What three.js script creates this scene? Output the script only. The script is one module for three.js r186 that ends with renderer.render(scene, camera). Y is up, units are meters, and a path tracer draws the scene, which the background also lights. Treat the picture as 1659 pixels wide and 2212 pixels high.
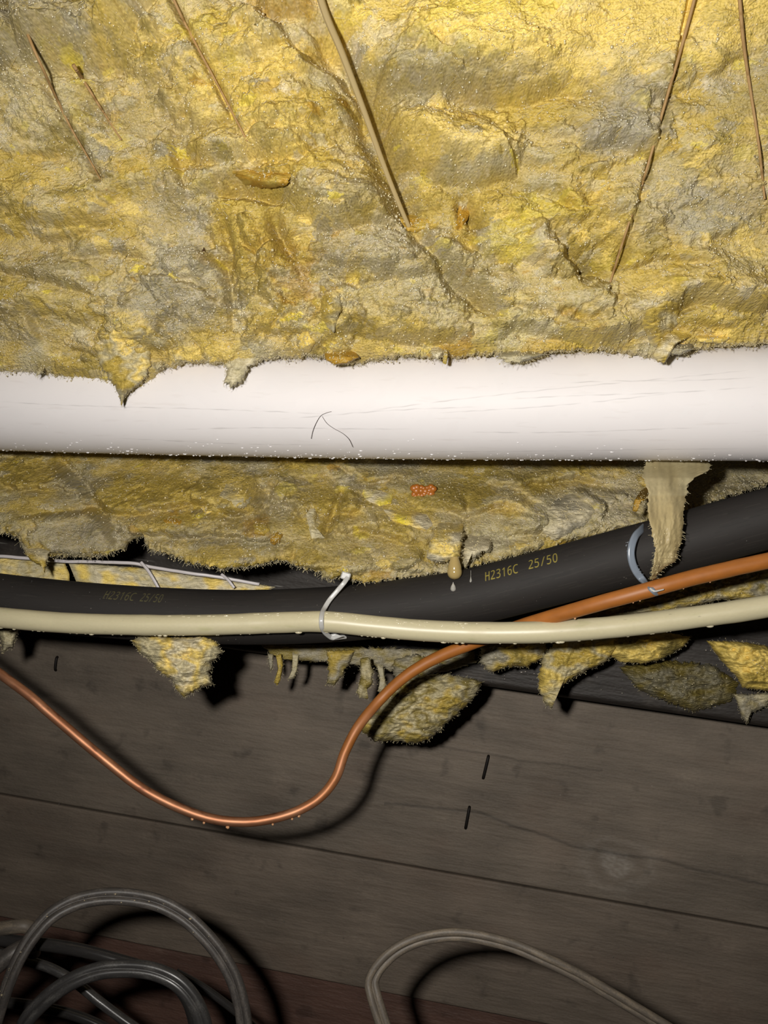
import * as THREE from 'three';
import { mergeGeometries } from 'three/addons/utils/BufferGeometryUtils.js';
import { RoundedBoxGeometry } from 'three/addons/geometries/RoundedBoxGeometry.js';

// ---------------------------------------------------------------- camera, light, exposure
const scene = new THREE.Scene();
scene.background = new THREE.Color(0x000000);
const camera = new THREE.PerspectiveCamera(55, 1659 / 2212, 0.01, 10);
camera.position.set(0, 0, 0);
camera.lookAt(0, 0, -1);
scene.add(camera);
const renderer = new THREE.WebGLRenderer({ antialias: true });
renderer.toneMapping = THREE.LinearToneMapping;
renderer.toneMappingExposure = 1.0;
renderer.shadowMap.enabled = true;
const FLASH = new THREE.Vector3(-0.054, 0.026, 0.004);      // torch of the phone that took the picture
const flash = new THREE.SpotLight(0xfffaf3, 0.66, 0, 1.12, 1, 2);
flash.position.copy(FLASH);
flash.target.position.set(0.07, 0.085, -0.4);
flash.castShadow = true;
flash.shadow.radius = 0.5;
flash.shadow.mapSize.set(2048, 2048);
flash.shadow.camera.near = 0.02;
flash.shadow.camera.far = 3;
scene.add(flash, flash.target);

// ---------------------------------------------------------------- helpers
const F = 1106 / Math.tan(THREE.MathUtils.degToRad(27.5)), CX = 829.5, CY = 1106;
const at = (x, y, d) => new THREE.Vector3((x - CX) / F * d, -(y - CY) / F * d, -d);
function mulberry(a) { return () => { a |= 0; a = a + 0x6D2B79F5 | 0; let t = Math.imul(a ^ a >>> 15, 1 | a); t = t + Math.imul(t ^ t >>> 7, 61 | t) ^ t; return ((t ^ t >>> 14) >>> 0) / 4294967296; }; }
const P = new Uint8Array(512), GX = new Float32Array(256), GY = new Float32Array(256);
{ const r = mulberry(77); const p = [...Array(256).keys()]; for (let i = 255; i > 0; i--) { const j = Math.floor(r() * (i + 1)); [p[i], p[j]] = [p[j], p[i]]; }
  for (let i = 0; i < 512; i++) P[i] = p[i & 255];
  for (let i = 0; i < 256; i++) { GX[i] = Math.cos(i / 256 * Math.PI * 2); GY[i] = Math.sin(i / 256 * Math.PI * 2); } }
function noise(x, y) {
  const xi = Math.floor(x), yi = Math.floor(y), fx = x - xi, fy = y - yi, X = xi & 255, Y = yi & 255;
  const a = P[P[X] + Y], b = P[P[X + 1] + Y], c = P[P[X] + Y + 1], d = P[P[X + 1] + Y + 1];
  const u = fx * fx * fx * (fx * (fx * 6 - 15) + 10), v = fy * fy * fy * (fy * (fy * 6 - 15) + 10);
  const n0 = GX[a] * fx + GY[a] * fy, n1 = GX[b] * (fx - 1) + GY[b] * fy, n2 = GX[c] * fx + GY[c] * (fy - 1), n3 = GX[d] * (fx - 1) + GY[d] * (fy - 1);
  const l = n0 + u * (n1 - n0);
  return 1.5 * (l + v * (n2 + u * (n3 - n2) - l));
}
const fbm = (x, y, o = 4) => { let s = 0, a = 0.5; for (let i = 0; i < o; i++) { s += a * noise(x, y); x = x * 2.03 + 17.1; y = y * 2.03 + 5.7; a *= 0.5; } return s; };
const sst = (a, b, x) => { const t = Math.min(1, Math.max(0, (x - a) / (b - a))); return t * t * (3 - 2 * t); };
const lerp = (a, b, t) => a + (b - a) * t, clamp = (x, a = 0, b = 1) => Math.min(b, Math.max(a, x));
const toS = x => { x = clamp(x); return Math.round(255 * (x <= 0.0031308 ? 12.92 * x : 1.055 * Math.pow(x, 1 / 2.4) - 0.055)); };
const used = {};
const numbered = n => { const k = used[n] = (used[n] ?? -1) + 1; return k ? `${n}_${String(k).padStart(3, '0')}` : n; };
function put(o, name, label, category, group) { o.name = numbered(name); o.userData.label = label; o.userData.category = category; if (group) o.userData.group = group; scene.add(o); sh(o); return o; }
function sh(o) { o.traverse(m => { if (m.isMesh) { m.castShadow = true; m.receiveShadow = true; } }); return o; }
function part(parent, name, geo, mat, label) { const m = new THREE.Mesh(geo, mat); m.name = name; if (label) m.userData.label = label; parent.add(sh(m)); return m; }
function structure(o, name) { o.name = name; o.userData.kind = 'structure'; scene.add(o); sh(o); return o; }
function tex(w, h, fn, srgb = true) {               // fn(x, y) -> [r, g, b] linear when srgb, else one value 0..1
  const d = new Uint8Array(w * h * 4);
  for (let y = 0; y < h; y++) for (let x = 0; x < w; x++) {
    const c = fn(x, y), i = 4 * (y * w + x);
    if (srgb) { d[i] = toS(c[0]); d[i + 1] = toS(c[1]); d[i + 2] = toS(c[2]); } else d[i] = d[i + 1] = d[i + 2] = 255 * clamp(c);
    d[i + 3] = 255;
  }
  return dataTex(d, w, h, srgb);
}
function dataTex(d, w, h, srgb) {
  const t = new THREE.DataTexture(d, w, h); t.magFilter = THREE.LinearFilter; t.minFilter = THREE.LinearMipmapLinearFilter; t.generateMipmaps = true;
  t.wrapS = t.wrapT = THREE.RepeatWrapping; if (srgb) t.colorSpace = THREE.SRGBColorSpace; t.needsUpdate = true; return t;
}
function geoFrom(pos, idx, uv, col) {
  const g = new THREE.BufferGeometry();
  g.setAttribute('position', new THREE.Float32BufferAttribute(pos, 3));
  if (uv) g.setAttribute('uv', new THREE.Float32BufferAttribute(uv, 2));
  if (col) g.setAttribute('color', new THREE.Float32BufferAttribute(col, 3));
  g.setIndex(idx); g.computeVertexNormals(); return g;
}
// a tube swept through points; radius(t, angle) in metres, angle 0 faces +z, twist turns the section
function sweep(pts, radius, { n = 200, m = 20, twist = () => 0, wobble = 0, caps = true, closedAt } = {}) {
  const curve = new THREE.CatmullRomCurve3(pts, false, 'centripetal'), pos = [], uv = [], idx = [], len = curve.getLength();
  const Z = new THREE.Vector3(0, 0, 1), T = new THREE.Vector3(), N = new THREE.Vector3(), B = new THREE.Vector3();
  for (let i = 0; i <= n; i++) {
    const t = i / n, c = curve.getPointAt(t); T.copy(curve.getTangentAt(t));
    N.copy(Z).addScaledVector(T, -Z.dot(T)).normalize(); B.crossVectors(N, T).normalize();
    if (wobble) { c.y += wobble * fbm(t * len * 60, 3.3, 3); c.z += wobble * fbm(t * len * 60, 9.3, 3); }
    for (let j = 0; j <= m; j++) {
      const a = (j / m - 0.5) * Math.PI * 2, r = radius(t, a), w = a + twist(t);
      pos.push(c.x + r * (Math.cos(w) * N.x - Math.sin(w) * B.x), c.y + r * (Math.cos(w) * N.y - Math.sin(w) * B.y), c.z + r * (Math.cos(w) * N.z - Math.sin(w) * B.z));
      uv.push(t * len, 1 - j / m);
      if (i < n && j < m) { const k = i * (m + 1) + j; idx.push(k, k + 1, k + m + 1, k + 1, k + m + 2, k + m + 1); }
    }
  }
  if (caps) for (const i of [0, n]) { const c = curve.getPointAt(i / n), k0 = pos.length / 3; pos.push(c.x, c.y, c.z); uv.push(0, 0); for (let j = 0; j < m; j++) { const k = i * (m + 1) + j; i ? idx.push(k0, k, k + 1) : idx.push(k0, k + 1, k); } }
  const g = geoFrom(pos, idx, uv); g.userData.len = len; g.userData.curve = curve; return g;
}
const PX = list => list.map(([x, y, d]) => at(x, y, d));
// a flat ribbon section (zip ties, straps)
const flat = (w, h) => (t, a) => { const c = Math.abs(Math.cos(a)) / h, s = Math.abs(Math.sin(a)) / w; return 1 / Math.pow(c ** 4 + s ** 4, 0.25); };
const twin = (a, b) => (t, th) => a * Math.abs(Math.sin(th)) + Math.sqrt(Math.max(1e-9, b * b - a * a * Math.cos(th) ** 2));

// ---------------------------------------------------------------- glass wool
const WOOL = { bright: [0.78, 0.585, 0.15], gold: [0.47, 0.345, 0.07], olive: [0.27, 0.21, 0.055], pale: [0.50, 0.44, 0.265], grey: [0.31, 0.28, 0.20], amber: [0.42, 0.24, 0.025], lemon: [0.74, 0.60, 0.06], cream: [0.62, 0.55, 0.37], soot: [0.022, 0.02, 0.016], mould: [0.035, 0.032, 0.022] };
const beadGeo = new THREE.IcosahedronGeometry(1, 2);
const beadMat = new THREE.MeshPhysicalMaterial({ color: 0xffffff, roughness: 0.36, metalness: 0.3, ior: 2.3 });
const clearDrop = new THREE.MeshPhysicalMaterial({ color: 0xffffff, roughness: 0.02, transmission: 1, thickness: 0.002, ior: 1.33 });
const fibreGeo = new THREE.CylinderGeometry(1, 0.7, 1, 4, 1, true);
const fibreMat = new THREE.MeshStandardMaterial({ color: 0xffffff, roughness: 0.45 });
const BUMP = tex(1024, 512, (x, y) => { const a = x / 1024 * 60, b = y / 512 * 200; return 0.5 + 0.5 * noise(a * 0.5 + 2 * noise(a * .1, b * .1), b * 0.55 + 1.5 * noise(a * 0.15, b * 0.05)) + 0.25 * noise(a * 2.2, b * 1.2); }, false);
const scrapMat = new THREE.MeshPhysicalMaterial({ vertexColors: true, roughness: 0.55, bumpMap: BUMP, bumpScale: 0.0004 });

const beadCols = (n, rnd, base = [.54, .46, .25]) => Array.from({ length: n }, () => { const k = .85 + .3 * rnd(); return new THREE.Color().setRGB(base[0] * k, base[1] * k, base[2] * k); });
class Plane {                                            // the mean plane of a torn face: 1 / depth is linear over the view
  constructor(A, B, C) { Object.assign(this, { A, B, C }); }
  at(px, py) { const u = (px - CX) / F, v = -(py - CY) / F, d = 1 / (this.A + this.B * u + this.C * v); return [u * d, v * d, d]; }
  depth(X, Y) { return (1 - this.B * X - this.C * Y) / this.A; }
}
function stuffInstances(parent, name, geo, mat, mats, cols) {
  const im = new THREE.InstancedMesh(geo, mat, mats.length); mats.forEach((m, i) => im.setMatrixAt(i, m));
  if (cols) cols.forEach((c, i) => im.setColorAt(i, c));
  im.name = name; im.userData.kind = 'stuff'; im.castShadow = im.receiveShadow = true; parent.add(im); return im;
}
const M4 = (p, dir, len, r) => { const q = new THREE.Quaternion().setFromUnitVectors(new THREE.Vector3(0, 1, 0), dir.clone().normalize()); return new THREE.Matrix4().compose(p, q, new THREE.Vector3(r, len, r)); };

// cfg: plane, px range, edge polyline (px), flakes / hollows / tints by hand, counts, seed
function makeBatt(cfg) {
  const rnd = mulberry(cfg.seed), pl = cfg.plane, S = cfg.cell, mm = 0.001;
  const corners = [[cfg.x0, cfg.y0], [cfg.x1, cfg.y0], [cfg.x0, cfg.y1], [cfg.x1, cfg.y1]].map(c => pl.at(...c));
  const X0 = Math.min(...corners.map(c => c[0])), X1 = Math.max(...corners.map(c => c[0])), Y0 = Math.min(...corners.map(c => c[1])), Y1 = Math.max(...corners.map(c => c[1]));
  const W = Math.min(2048, Math.ceil((X1 - X0) / S)), H = Math.min(2048, Math.ceil((Y1 - Y0) / S)), sx = (X1 - X0) / W, sy = (Y1 - Y0) / H;
  const h = new Float32Array(W * H), R = new Float32Array(W * H), G = new Float32Array(W * H), Bc = new Float32Array(W * H);
  const ell = (cx, cy, rx, ry, ang, fn) => {                      // metres; visits cells within 1.5 of the ellipse
    const ca = Math.cos(ang), sa = Math.sin(ang), ex = 1.45 * Math.hypot(rx * ca, ry * sa), ey = 1.45 * Math.hypot(rx * sa, ry * ca);
    const i0 = Math.max(0, Math.floor((cx - ex - X0) / sx)), i1 = Math.min(W - 1, Math.ceil((cx + ex - X0) / sx)), j0 = Math.max(0, Math.floor((cy - ey - Y0) / sy)), j1 = Math.min(H - 1, Math.ceil((cy + ey - Y0) / sy));
    for (let j = j0; j <= j1; j++) for (let i = i0; i <= i1; i++) {
      const x = X0 + (i + .5) * sx - cx, y = Y0 + (j + .5) * sy - cy;
      fn(j * W + i, (x * ca + y * sa) / rx, (-x * sa + y * ca) / ry, X0 + i * sx, Y0 + j * sy);
    }
  };
  // ground relief and ground colour
  for (let j = 0; j < H; j++) for (let i = 0; i < W; i++) {
    const x = (X0 + i * sx) * 1000, y = (Y0 + j * sy) * 1000, k = j * W + i;
    h[k] = mm * (9 * fbm(x * .018 + cfg.seed, y * .026, 3) + 3.2 * fbm(x * .055, y * .085 + cfg.seed, 2));
    const t = fbm(x * .03 + 40, y * .06 + cfg.seed, 3), q = fbm(x * .05 + 9, y * .09 - cfg.seed, 3);
    const c = t > 0 ? WOOL.gold : WOOL.pale, e = Math.min(1, Math.abs(t) * 3), o = clamp(q * 2.2);
    R[k] = lerp(lerp(0.52, c[0], e), WOOL.olive[0], o * .6); G[k] = lerp(lerp(.385, c[1], e), WOOL.olive[1], o * .6); Bc[k] = lerp(lerp(.11, c[2], e), WOOL.olive[2], o * .6);
  }
  const paint = (k, c, a) => { R[k] += (c[0] - R[k]) * a; G[k] += (c[1] - G[k]) * a; Bc[k] += (c[2] - Bc[k]) * a; };
  const flake = (cx, cy, rx, ry, ang, th, col, alpha, rough = .35, soft = false, sd = rnd() * 99) => {
    const fr = 1 / Math.max(rx, ry) * 1.8;
    ell(cx, cy, rx, ry, ang, (k, u, v, x, y) => {
      let r = Math.hypot(u, v); if (r > 1.45) return;
      r *= 1 + rough * (noise(x * fr + sd, y * fr * 1.6) + .5 * noise(x * fr * 3.1 + sd, y * fr * 4.2) + .22 * noise(x * fr * 9, y * fr * 9 + sd));
      if (r >= 1) return;
      const edge = soft ? (1 - r * r) ** 1.2 : Math.pow(1 - r * r * r, .62);
      h[k] += th * edge * (.25 + .75 * sst(-1, .7, -v));
      if (alpha) paint(k, col, alpha * Math.min(1, (1 - r) * 5));
    });
  };
  const px = (x, y) => { const p = pl.at(x, y); return [p[0], p[1], p[2] / F]; };
  for (const [x, y, rx, ry, deg, th, col, a] of cfg.flakes ?? []) { const [X, Y, s] = px(x, y); flake(X, Y, rx * s, ry * s, -deg * Math.PI / 180, th * mm, WOOL[col] ?? WOOL.gold, a); }
  const pick = (x, y) => { const g = clamp(.5 + 1.3 * fbm(x * 18 + cfg.seed, y * 30, 2)), r = rnd(); return r < .30 * (1 - g) + .1 ? WOOL.pale : r < .5 ? (g > .5 ? WOOL.bright : WOOL.cream) : r < .72 ? WOOL.gold : r < .82 ? WOOL.olive : r < .9 ? WOOL.grey : r < .94 ? WOOL.amber : WOOL.lemon; };
  const tiers = cfg.tiers;
  for (const [n, rx0, rx1, asp, th0, th1, al] of tiers) for (let i = 0; i < n; i++) {
    const x = lerp(X0, X1, rnd()), y = lerp(Y0, Y1, rnd()), rx = lerp(rx0, rx1, rnd() ** 1.6) * mm, ry = rx * lerp(asp * .6, asp * 1.5, rnd());
    flake(x, y, rx, ry, (rnd() - .5) * .7 + (rnd() < .18 ? -.5 : 0), lerp(th0, th1, rnd()) * mm, pick(x, y), al * rnd(), .55, rx1 < 5);
  }
  for (const [pts, w, dp] of cfg.hollows ?? []) for (let s = 0; s + 1 < pts.length; s++) {       // troughs pressed in along a line
    const a = px(...pts[s]), b = px(...pts[s + 1]), n = Math.ceil(Math.hypot(a[0] - b[0], a[1] - b[1]) / .0015), ww = w * a[2];
    for (let i = 0; i < n; i++) ell(lerp(a[0], b[0], i / n), lerp(a[1], b[1], i / n), ww, ww, 0, (k, u, v) => { const g = Math.exp(-3 * (u * u + v * v)); h[k] -= dp * mm * g * .0015 / ww * 1.0; });
  }
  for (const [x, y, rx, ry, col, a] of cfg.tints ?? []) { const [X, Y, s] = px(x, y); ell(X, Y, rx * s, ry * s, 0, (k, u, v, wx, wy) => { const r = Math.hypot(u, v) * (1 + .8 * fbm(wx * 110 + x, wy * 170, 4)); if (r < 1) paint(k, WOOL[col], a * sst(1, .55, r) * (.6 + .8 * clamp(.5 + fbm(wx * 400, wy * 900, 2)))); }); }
  for (const [pts, lip, w, side] of cfg.ledges ?? []) {                     // a torn lip: one side stands proud and breaks off along the line
    const L = pts.map(p => px(...p)), ww = w * L[0][2], xs = L.map(p => p[0]), ys = L.map(p => p[1]), m = ww * 2.2;
    const i0 = Math.max(0, Math.floor((Math.min(...xs) - m - X0) / sx)), i1 = Math.min(W - 1, Math.ceil((Math.max(...xs) + m - X0) / sx)), j0 = Math.max(0, Math.floor((Math.min(...ys) - m - Y0) / sy)), j1 = Math.min(H - 1, Math.ceil((Math.max(...ys) + m - Y0) / sy));
    for (let j = j0; j <= j1; j++) for (let i = i0; i <= i1; i++) {
      let x = X0 + i * sx, y = Y0 + j * sy; const jx = .0016 * fbm(x * 240, y * 240, 3) + .0012 * noise(x * 90 + 7, y * 90), jy = .0016 * fbm(x * 240 + 31, y * 240, 3) + .0012 * noise(x * 90, y * 90 + 9); x += jx; y += jy;
      let best = 1e9, sg = 1, end = 1;
      for (let s = 0; s + 1 < L.length; s++) { const dx = xs[s + 1] - xs[s], dy = ys[s + 1] - ys[s], q = ((x - xs[s]) * dx + (y - ys[s]) * dy) / (dx * dx + dy * dy), t = clamp(q), ex = x - xs[s] - t * dx, ey = y - ys[s] - t * dy, d = ex * ex + ey * ey; if (d < best) { best = d; sg = dx * (y - ys[s]) - dy * (x - xs[s]) > 0 ? 1 : -1; const g = (s + t) / (L.length - 1); end = Math.min(1, g * 5 + .15, (1 - g) * 5 + .15); } }
      const d = Math.sqrt(best), th = 1.3 * lip; if (d > m) continue;
      h[j * W + i] += sg * side > 0 ? th * mm * end * Math.exp(-((d / ww) ** 2)) * Math.sqrt(Math.min(1, .12 + d / .0022)) : -.3 * th * mm * end * Math.exp(-((d / (ww * .4)) ** 2));
    }
  }
  for (let pass = 0; pass < 2; pass++) {                                    // soft wool: no step is razor sharp
    const t = h.slice(); for (let j = 1; j < H - 1; j++) for (let i = 1; i < W - 1; i++) { const k = j * W + i; h[k] = (2 * t[k] + t[k - 1] + t[k + 1] + t[k - W] + t[k + W]) / 6; }
  }
  const lim = 3.2; for (let j = H - 2; j >= 0; j--) for (let i = 1; i < W - 1; i++) { const k = j * W + i; h[k] = Math.max(h[k], h[k + W] - sy * lim, h[k + W - 1] - sy * lim * 1.3, h[k + W + 1] - sy * lim * 1.3); }
  for (let j = 1; j < H; j++) for (let i = 1; i < W - 1; i++) { const k = j * W + i; h[k] = Math.max(h[k], h[k - W] - sy * lim, h[k - W - 1] - sy * lim * 1.3, h[k - W + 1] - sy * lim * 1.3); }
  // fibre grain: fine streaks of relief, and of tone
  const grain = new Float32Array(W * H);
  for (let j = 0; j < H; j++) for (let i = 0; i < W; i++) {
    const k = j * W + i, x = (X0 + i * sx) * 1000, y = (Y0 + j * sy + .35 * h[k]) * 1000, wv = 1.2 * noise(x * .12, y * .2) + 2.2 * noise(x * .03 + 7, y * .05);
    const g = .6 * noise(x * .14 + wv, y * 1.5 + wv * 1.6) + .55 * noise(x * .45 + 5, y * 3.0 + wv) + .3 * noise(x * 1.6, y * 2.2 + 8); const gr = noise(x * 1.5 + wv, y * 1.9) + .7 * noise(x * 3.1, y * 3.6 + wv);
    const lump = noise(x * .55, y * .8 + 3 * wv) + .6 * noise(x * 1.1 + 4, y * 1.6);
    grain[k] = .7 * g + .75 * gr; h[k] += mm * (.18 * g + .11 * lump + .10 * gr);
    const m = (1 + .15 * g + .1 * lump + .17 * gr) * (cfg.wet ?? 1); R[k] *= m; G[k] *= m; Bc[k] *= m * (1 + .15 * lump);
    if (lump < -.75) paint(k, WOOL.olive, .35);
    else if (lump > .8) paint(k, WOOL.cream, .4);
  }
  const dat = new Uint8Array(W * H * 4), dg = new Uint8Array(W * H * 4);
  for (let k = 0; k < W * H; k++) { dat[4 * k] = toS(R[k]); dat[4 * k + 1] = toS(G[k]); dat[4 * k + 2] = toS(Bc[k]); dat[4 * k + 3] = 255; const b = 255 * clamp(.5 + .4 * grain[k]); dg[4 * k] = dg[4 * k + 1] = dg[4 * k + 2] = b; dg[4 * k + 3] = 255; }
  const map = dataTex(dat, W, H, true), bump = dataTex(dg, W, H, false);
  map.wrapS = map.wrapT = bump.wrapS = bump.wrapT = THREE.ClampToEdgeWrapping;
  const mat = new THREE.MeshPhysicalMaterial({ map, bumpMap: bump, bumpScale: .0006, roughness: .6, ior: 1.4 });
  // the torn edge
  const edgePts = cfg.edge.map(([x, y]) => pl.at(x, y));
  const edgeY = X => { let i = 0; while (i < edgePts.length - 2 && edgePts[i + 1][0] < X) i++; const a = edgePts[i], b = edgePts[i + 1]; return lerp(a[1], b[1], clamp((X - a[0]) / (b[0] - a[0]))) + mm * (.9 * noise(X * 700, 1.5) + .6 * noise(X * 2100, 4.5)); };
  const hAt = (X, Y) => { const fx = clamp((X - X0) / sx - .5, 0, W - 1.01), fy = clamp((Y - Y0) / sy - .5, 0, H - 1.01), i = fx | 0, j = fy | 0, u = fx - i, v = fy - j, k = j * W + i; return lerp(lerp(h[k], h[k + 1], u), lerp(h[k + W], h[k + W + 1], u), v); };
  const rollH = cfg.roll ?? .004, zAt = (X, Y) => { const e = Y - edgeY(X); let z = -pl.depth(X, Y) + hAt(X, Y); if (e < rollH) { const q = 1 - Math.max(0, e) / rollH; z -= .0035 * q * q; } return z; };
  const nx = cfg.nx, ny = cfg.ny, pos = [], uv = [], idx = [], curl = 6, rows = ny + 1 + curl;
  for (let j = 0; j < rows; j++) for (let i = 0; i <= nx; i++) {
    const X = lerp(X0, X1, i / nx), ye = edgeY(X); let Y, z;
    if (j <= ny) { Y = lerp(Y1, ye, j / ny); z = zAt(X, Y); }
    else { const q = (j - ny) / curl; Y = ye + (q < 1 ? .0012 * q * q + .008 * q * q * q : (Y1 - ye)); z = q < 1 ? zAt(X, ye) - cfg.thick * .4 * q - .0006 * noise(X * 900, q * 7) : -pl.depth(X, Y) - cfg.thick; }
    pos.push(X, Y, z); uv.push((X - X0) / (X1 - X0), (Y - Y0) / (Y1 - Y0));
    if (j < rows - 1 && i < nx) { const k = j * (nx + 1) + i; idx.push(k, k + nx + 1, k + 1, k + 1, k + nx + 1, k + nx + 2); }
  }
  const root = new THREE.Group();
  part(root, 'fleece', geoFrom(pos, idx, uv), mat);
  // loose fibres lying on the face, hairs along the torn edge
  const mats = [], cols = [], v = new THREE.Vector3(), col = new THREE.Color();
  for (let i = 0; i < cfg.fibres; i++) {
    const X = lerp(X0, X1, rnd()), Y = lerp(Y1, edgeY(X) + .001, rnd()), L = lerp(.0008, .0045, rnd() ** 2), a = (rnd() - .5) * 1.8;
    const dx = Math.cos(a) * L * .5, dy = Math.sin(a) * L * .5; if (Y - dy < edgeY(X - dx) || Y + dy < edgeY(X + dx)) continue;
    const za = zAt(X - dx, Y - dy), zb = zAt(X + dx, Y + dy);
    mats.push(M4(new THREE.Vector3(X, Y, (za + zb) / 2 + .00025 + rnd() * .0004), v.set(2 * dx, 2 * dy, (zb - za) * .8), L, lerp(.00003, .00007, rnd() ** 2)));
    const c = rnd() < .5 ? WOOL.cream : rnd() < .5 ? WOOL.bright : WOOL.gold; cols.push(col.clone().setRGB(...c));
  }
  stuffInstances(root, 'loose_fibres', fibreGeo, fibreMat, mats, cols);
  const m2 = [], c2 = [], tips = [];
  for (let i = 0; i < cfg.hairs; i++) {
    const X = lerp(X0, X1, rnd()), Y = edgeY(X) + .0006, z = zAt(X, Y) - rnd() * .004, L = lerp(.0008, .0036, rnd() ** 3), d = v.set((rnd() - .5) * 3.2, -1, (rnd() - .2) * 1.4).normalize();
    m2.push(M4(new THREE.Vector3(X, Y, z).addScaledVector(d, L / 2 - .0003), d, L, lerp(.00003, .00007, rnd()))); c2.push(col.clone().setRGB(...(rnd() < .6 ? WOOL.cream : WOOL.pale)));
    if (rnd() < .25) tips.push(new THREE.Vector3(X, Y, z).addScaledVector(d, L - .0003));
  }
  stuffInstances(root, 'edge_hairs', fibreGeo, fibreMat, m2, c2);
  // water beads, denser on grey wool
  const bm = [], q0 = new THREE.Quaternion();
  const bc = [], bead = (p, r, k) => (bc.push(k === undefined ? new THREE.Color().setRGB(.56, .48, .27) : new THREE.Color().setRGB(lerp(R[k], .72, .35), lerp(G[k], .67, .35), lerp(Bc[k], .5, .35))), bm.push(new THREE.Matrix4().compose(p, q0, v.set(r, r * lerp(.85, 1.2, rnd()), r))));
  for (let i = 0; i < cfg.beads; i++) {
    const X = lerp(X0, X1, rnd()), Y = lerp(Y1, edgeY(X) + .0005, rnd()), k = clamp(Math.floor((Y - Y0) / sy), 0, H - 1) * W + clamp(Math.floor((X - X0) / sx), 0, W - 1);
    const grey = clamp((Bc[k] / R[k] - .12) / .5), clump = clamp(.55 + 1.5 * fbm(X * 60, Y * 60 + 5, 3)); if (rnd() > (.12 + .88 * grey) * clump * 1.5) continue;
    const r = lerp(.00015, .00046, rnd() ** 2.2) * (rnd() < .02 ? 1.6 : 1);
    bead(new THREE.Vector3(X, Y, zAt(X, Y) + r * .75), r, k);
  }
  for (const t of tips) bead(t.clone(), lerp(.00012, .00036, rnd() ** 2));
  stuffInstances(root, 'water_beads', beadGeo, beadMat, bm, bc);
  root.userData.surface = (x, y) => { const [X, Y] = pl.at(x, y); return -zAt(X, Y); };
  return root;
}

// a torn scrap or flap of wool: outline in picture points at depth d, domed, ragged, with hairs and beads
function scrapGeo(outline, d, thick, colors, { seed = 1, tilt = 0, rag = 2.2, back = 1, lean = 0, follow = null, hang = false } = {}) {
  const rnd = mulberry(seed * 131 + 7), n = outline.length, cen = [0, 0]; let area = 0;
  for (let i = 0; i < n; i++) { const [a, b] = outline[i], [c, e] = outline[(i + 1) % n], k = a * e - c * b; area += k; cen[0] += (a + c) * k; cen[1] += (b + e) * k; }
  cen[0] /= 3 * area; cen[1] /= 3 * area;
  let per = 0; for (let i = 0; i < n; i++) per += Math.hypot(outline[i][0] - outline[(i + 1) % n][0], outline[i][1] - outline[(i + 1) % n][1]);
  const m = Math.max(40, Math.min(420, Math.round(per / 2.6))), ring = []; let acc = 0, seg = 0, used = 0;
  for (let s = 0; s < m; s++) {
    const target = s / m * per; let a, b, l;
    for (;;) { a = outline[seg]; b = outline[(seg + 1) % n]; l = Math.hypot(a[0] - b[0], a[1] - b[1]); if (used + l >= target || seg === n - 1) break; used += l; seg++; }
    const t = (target - used) / l, x = lerp(a[0], b[0], t), y = lerp(a[1], b[1], t);
    const k = 1 + rag * (noise(s * .22 + seed * 9, seed) + .8 * noise(s * .7, seed * 3)) / Math.max(20, Math.hypot(x - cen[0], y - cen[1]));
    ring.push([x, y, k - 1]);
  }
  const K = Math.max(8, Math.min(64, Math.round(Math.sqrt(Math.abs(area / 2)) / 2.6))), pos = [], col = [], uv = [], idx = [], top = Math.min(...outline.map(p => p[1])), bot = Math.max(...outline.map(p => p[1]));
  const pushV = (x, y, side, s) => {
    const e = follow && !hang ? Math.max(0, 1 - s * s) ** .8 : Math.sqrt(Math.max(0, 1 - s ** 4)), X = x * .2, Y = y * .2;
    const nz = side > 0 ? thick * (e * (1 + .7 * fbm(X * .09 + seed, Y * .16, 2)) + .13 * e * noise(X * .35, Y * .6 + seed) + .08 * e * noise(X * .7 + 3, Y * .8)) : -thick * back * e;
    const fr = (y - top) / Math.max(1, bot - top), dd = (follow ? follow(x, y, fr) : d) + tilt * (x - cen[0]) + lean * fr - nz, p = at(x, y, dd); pos.push(p.x, p.y, p.z); uv.push(p.x * 14, p.y * 14);
    const g = clamp(.5 + 1.1 * fbm(X * .07 + seed * 3, Y * .1, 3)), ci = Math.min(colors.length - 1, Math.floor(g * colors.length)), f = g * colors.length - ci, A = WOOL[colors[ci]], B2 = WOOL[colors[Math.min(colors.length - 1, ci + 1)]], mm2 = 1 + .16 * noise(X * .3, Y * .7) + .14 * noise(X * .7, Y * .8);
    for (let q = 0; q < 3; q++) col.push(lerp(A[q], B2[q], f) * mm2);
  };
  for (let side = 1; side >= -1; side -= 2) {
    const k0 = pos.length / 3;
    for (let r = 0; r < K; r++) for (let s = 0; s < m; s++) { const q = 1 - r / K, z = q * (1 + ring[s][2] * q ** 7); pushV(cen[0] + (ring[s][0] - cen[0]) * z, cen[1] + (ring[s][1] - cen[1]) * z, side, q); }
    pushV(cen[0], cen[1], side, 0);
    const w = area > 0 ? side : -side;
    const tri = (a, b, c) => w > 0 ? idx.push(a, c, b) : idx.push(a, b, c);
    for (let r = 0; r < K - 1; r++) for (let s = 0; s < m; s++) { const a = k0 + r * m + s, b = k0 + r * m + (s + 1) % m; tri(a, b, a + m); tri(b, b + m, a + m); }
    for (let s = 0; s < m; s++) tri(k0 + (K - 1) * m + s, k0 + (K - 1) * m + (s + 1) % m, k0 + K * m);
  }
  const g = geoFrom(pos, idx, uv, col); g.userData = { ring, cen, d, tilt, m }; return g;
}
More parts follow.
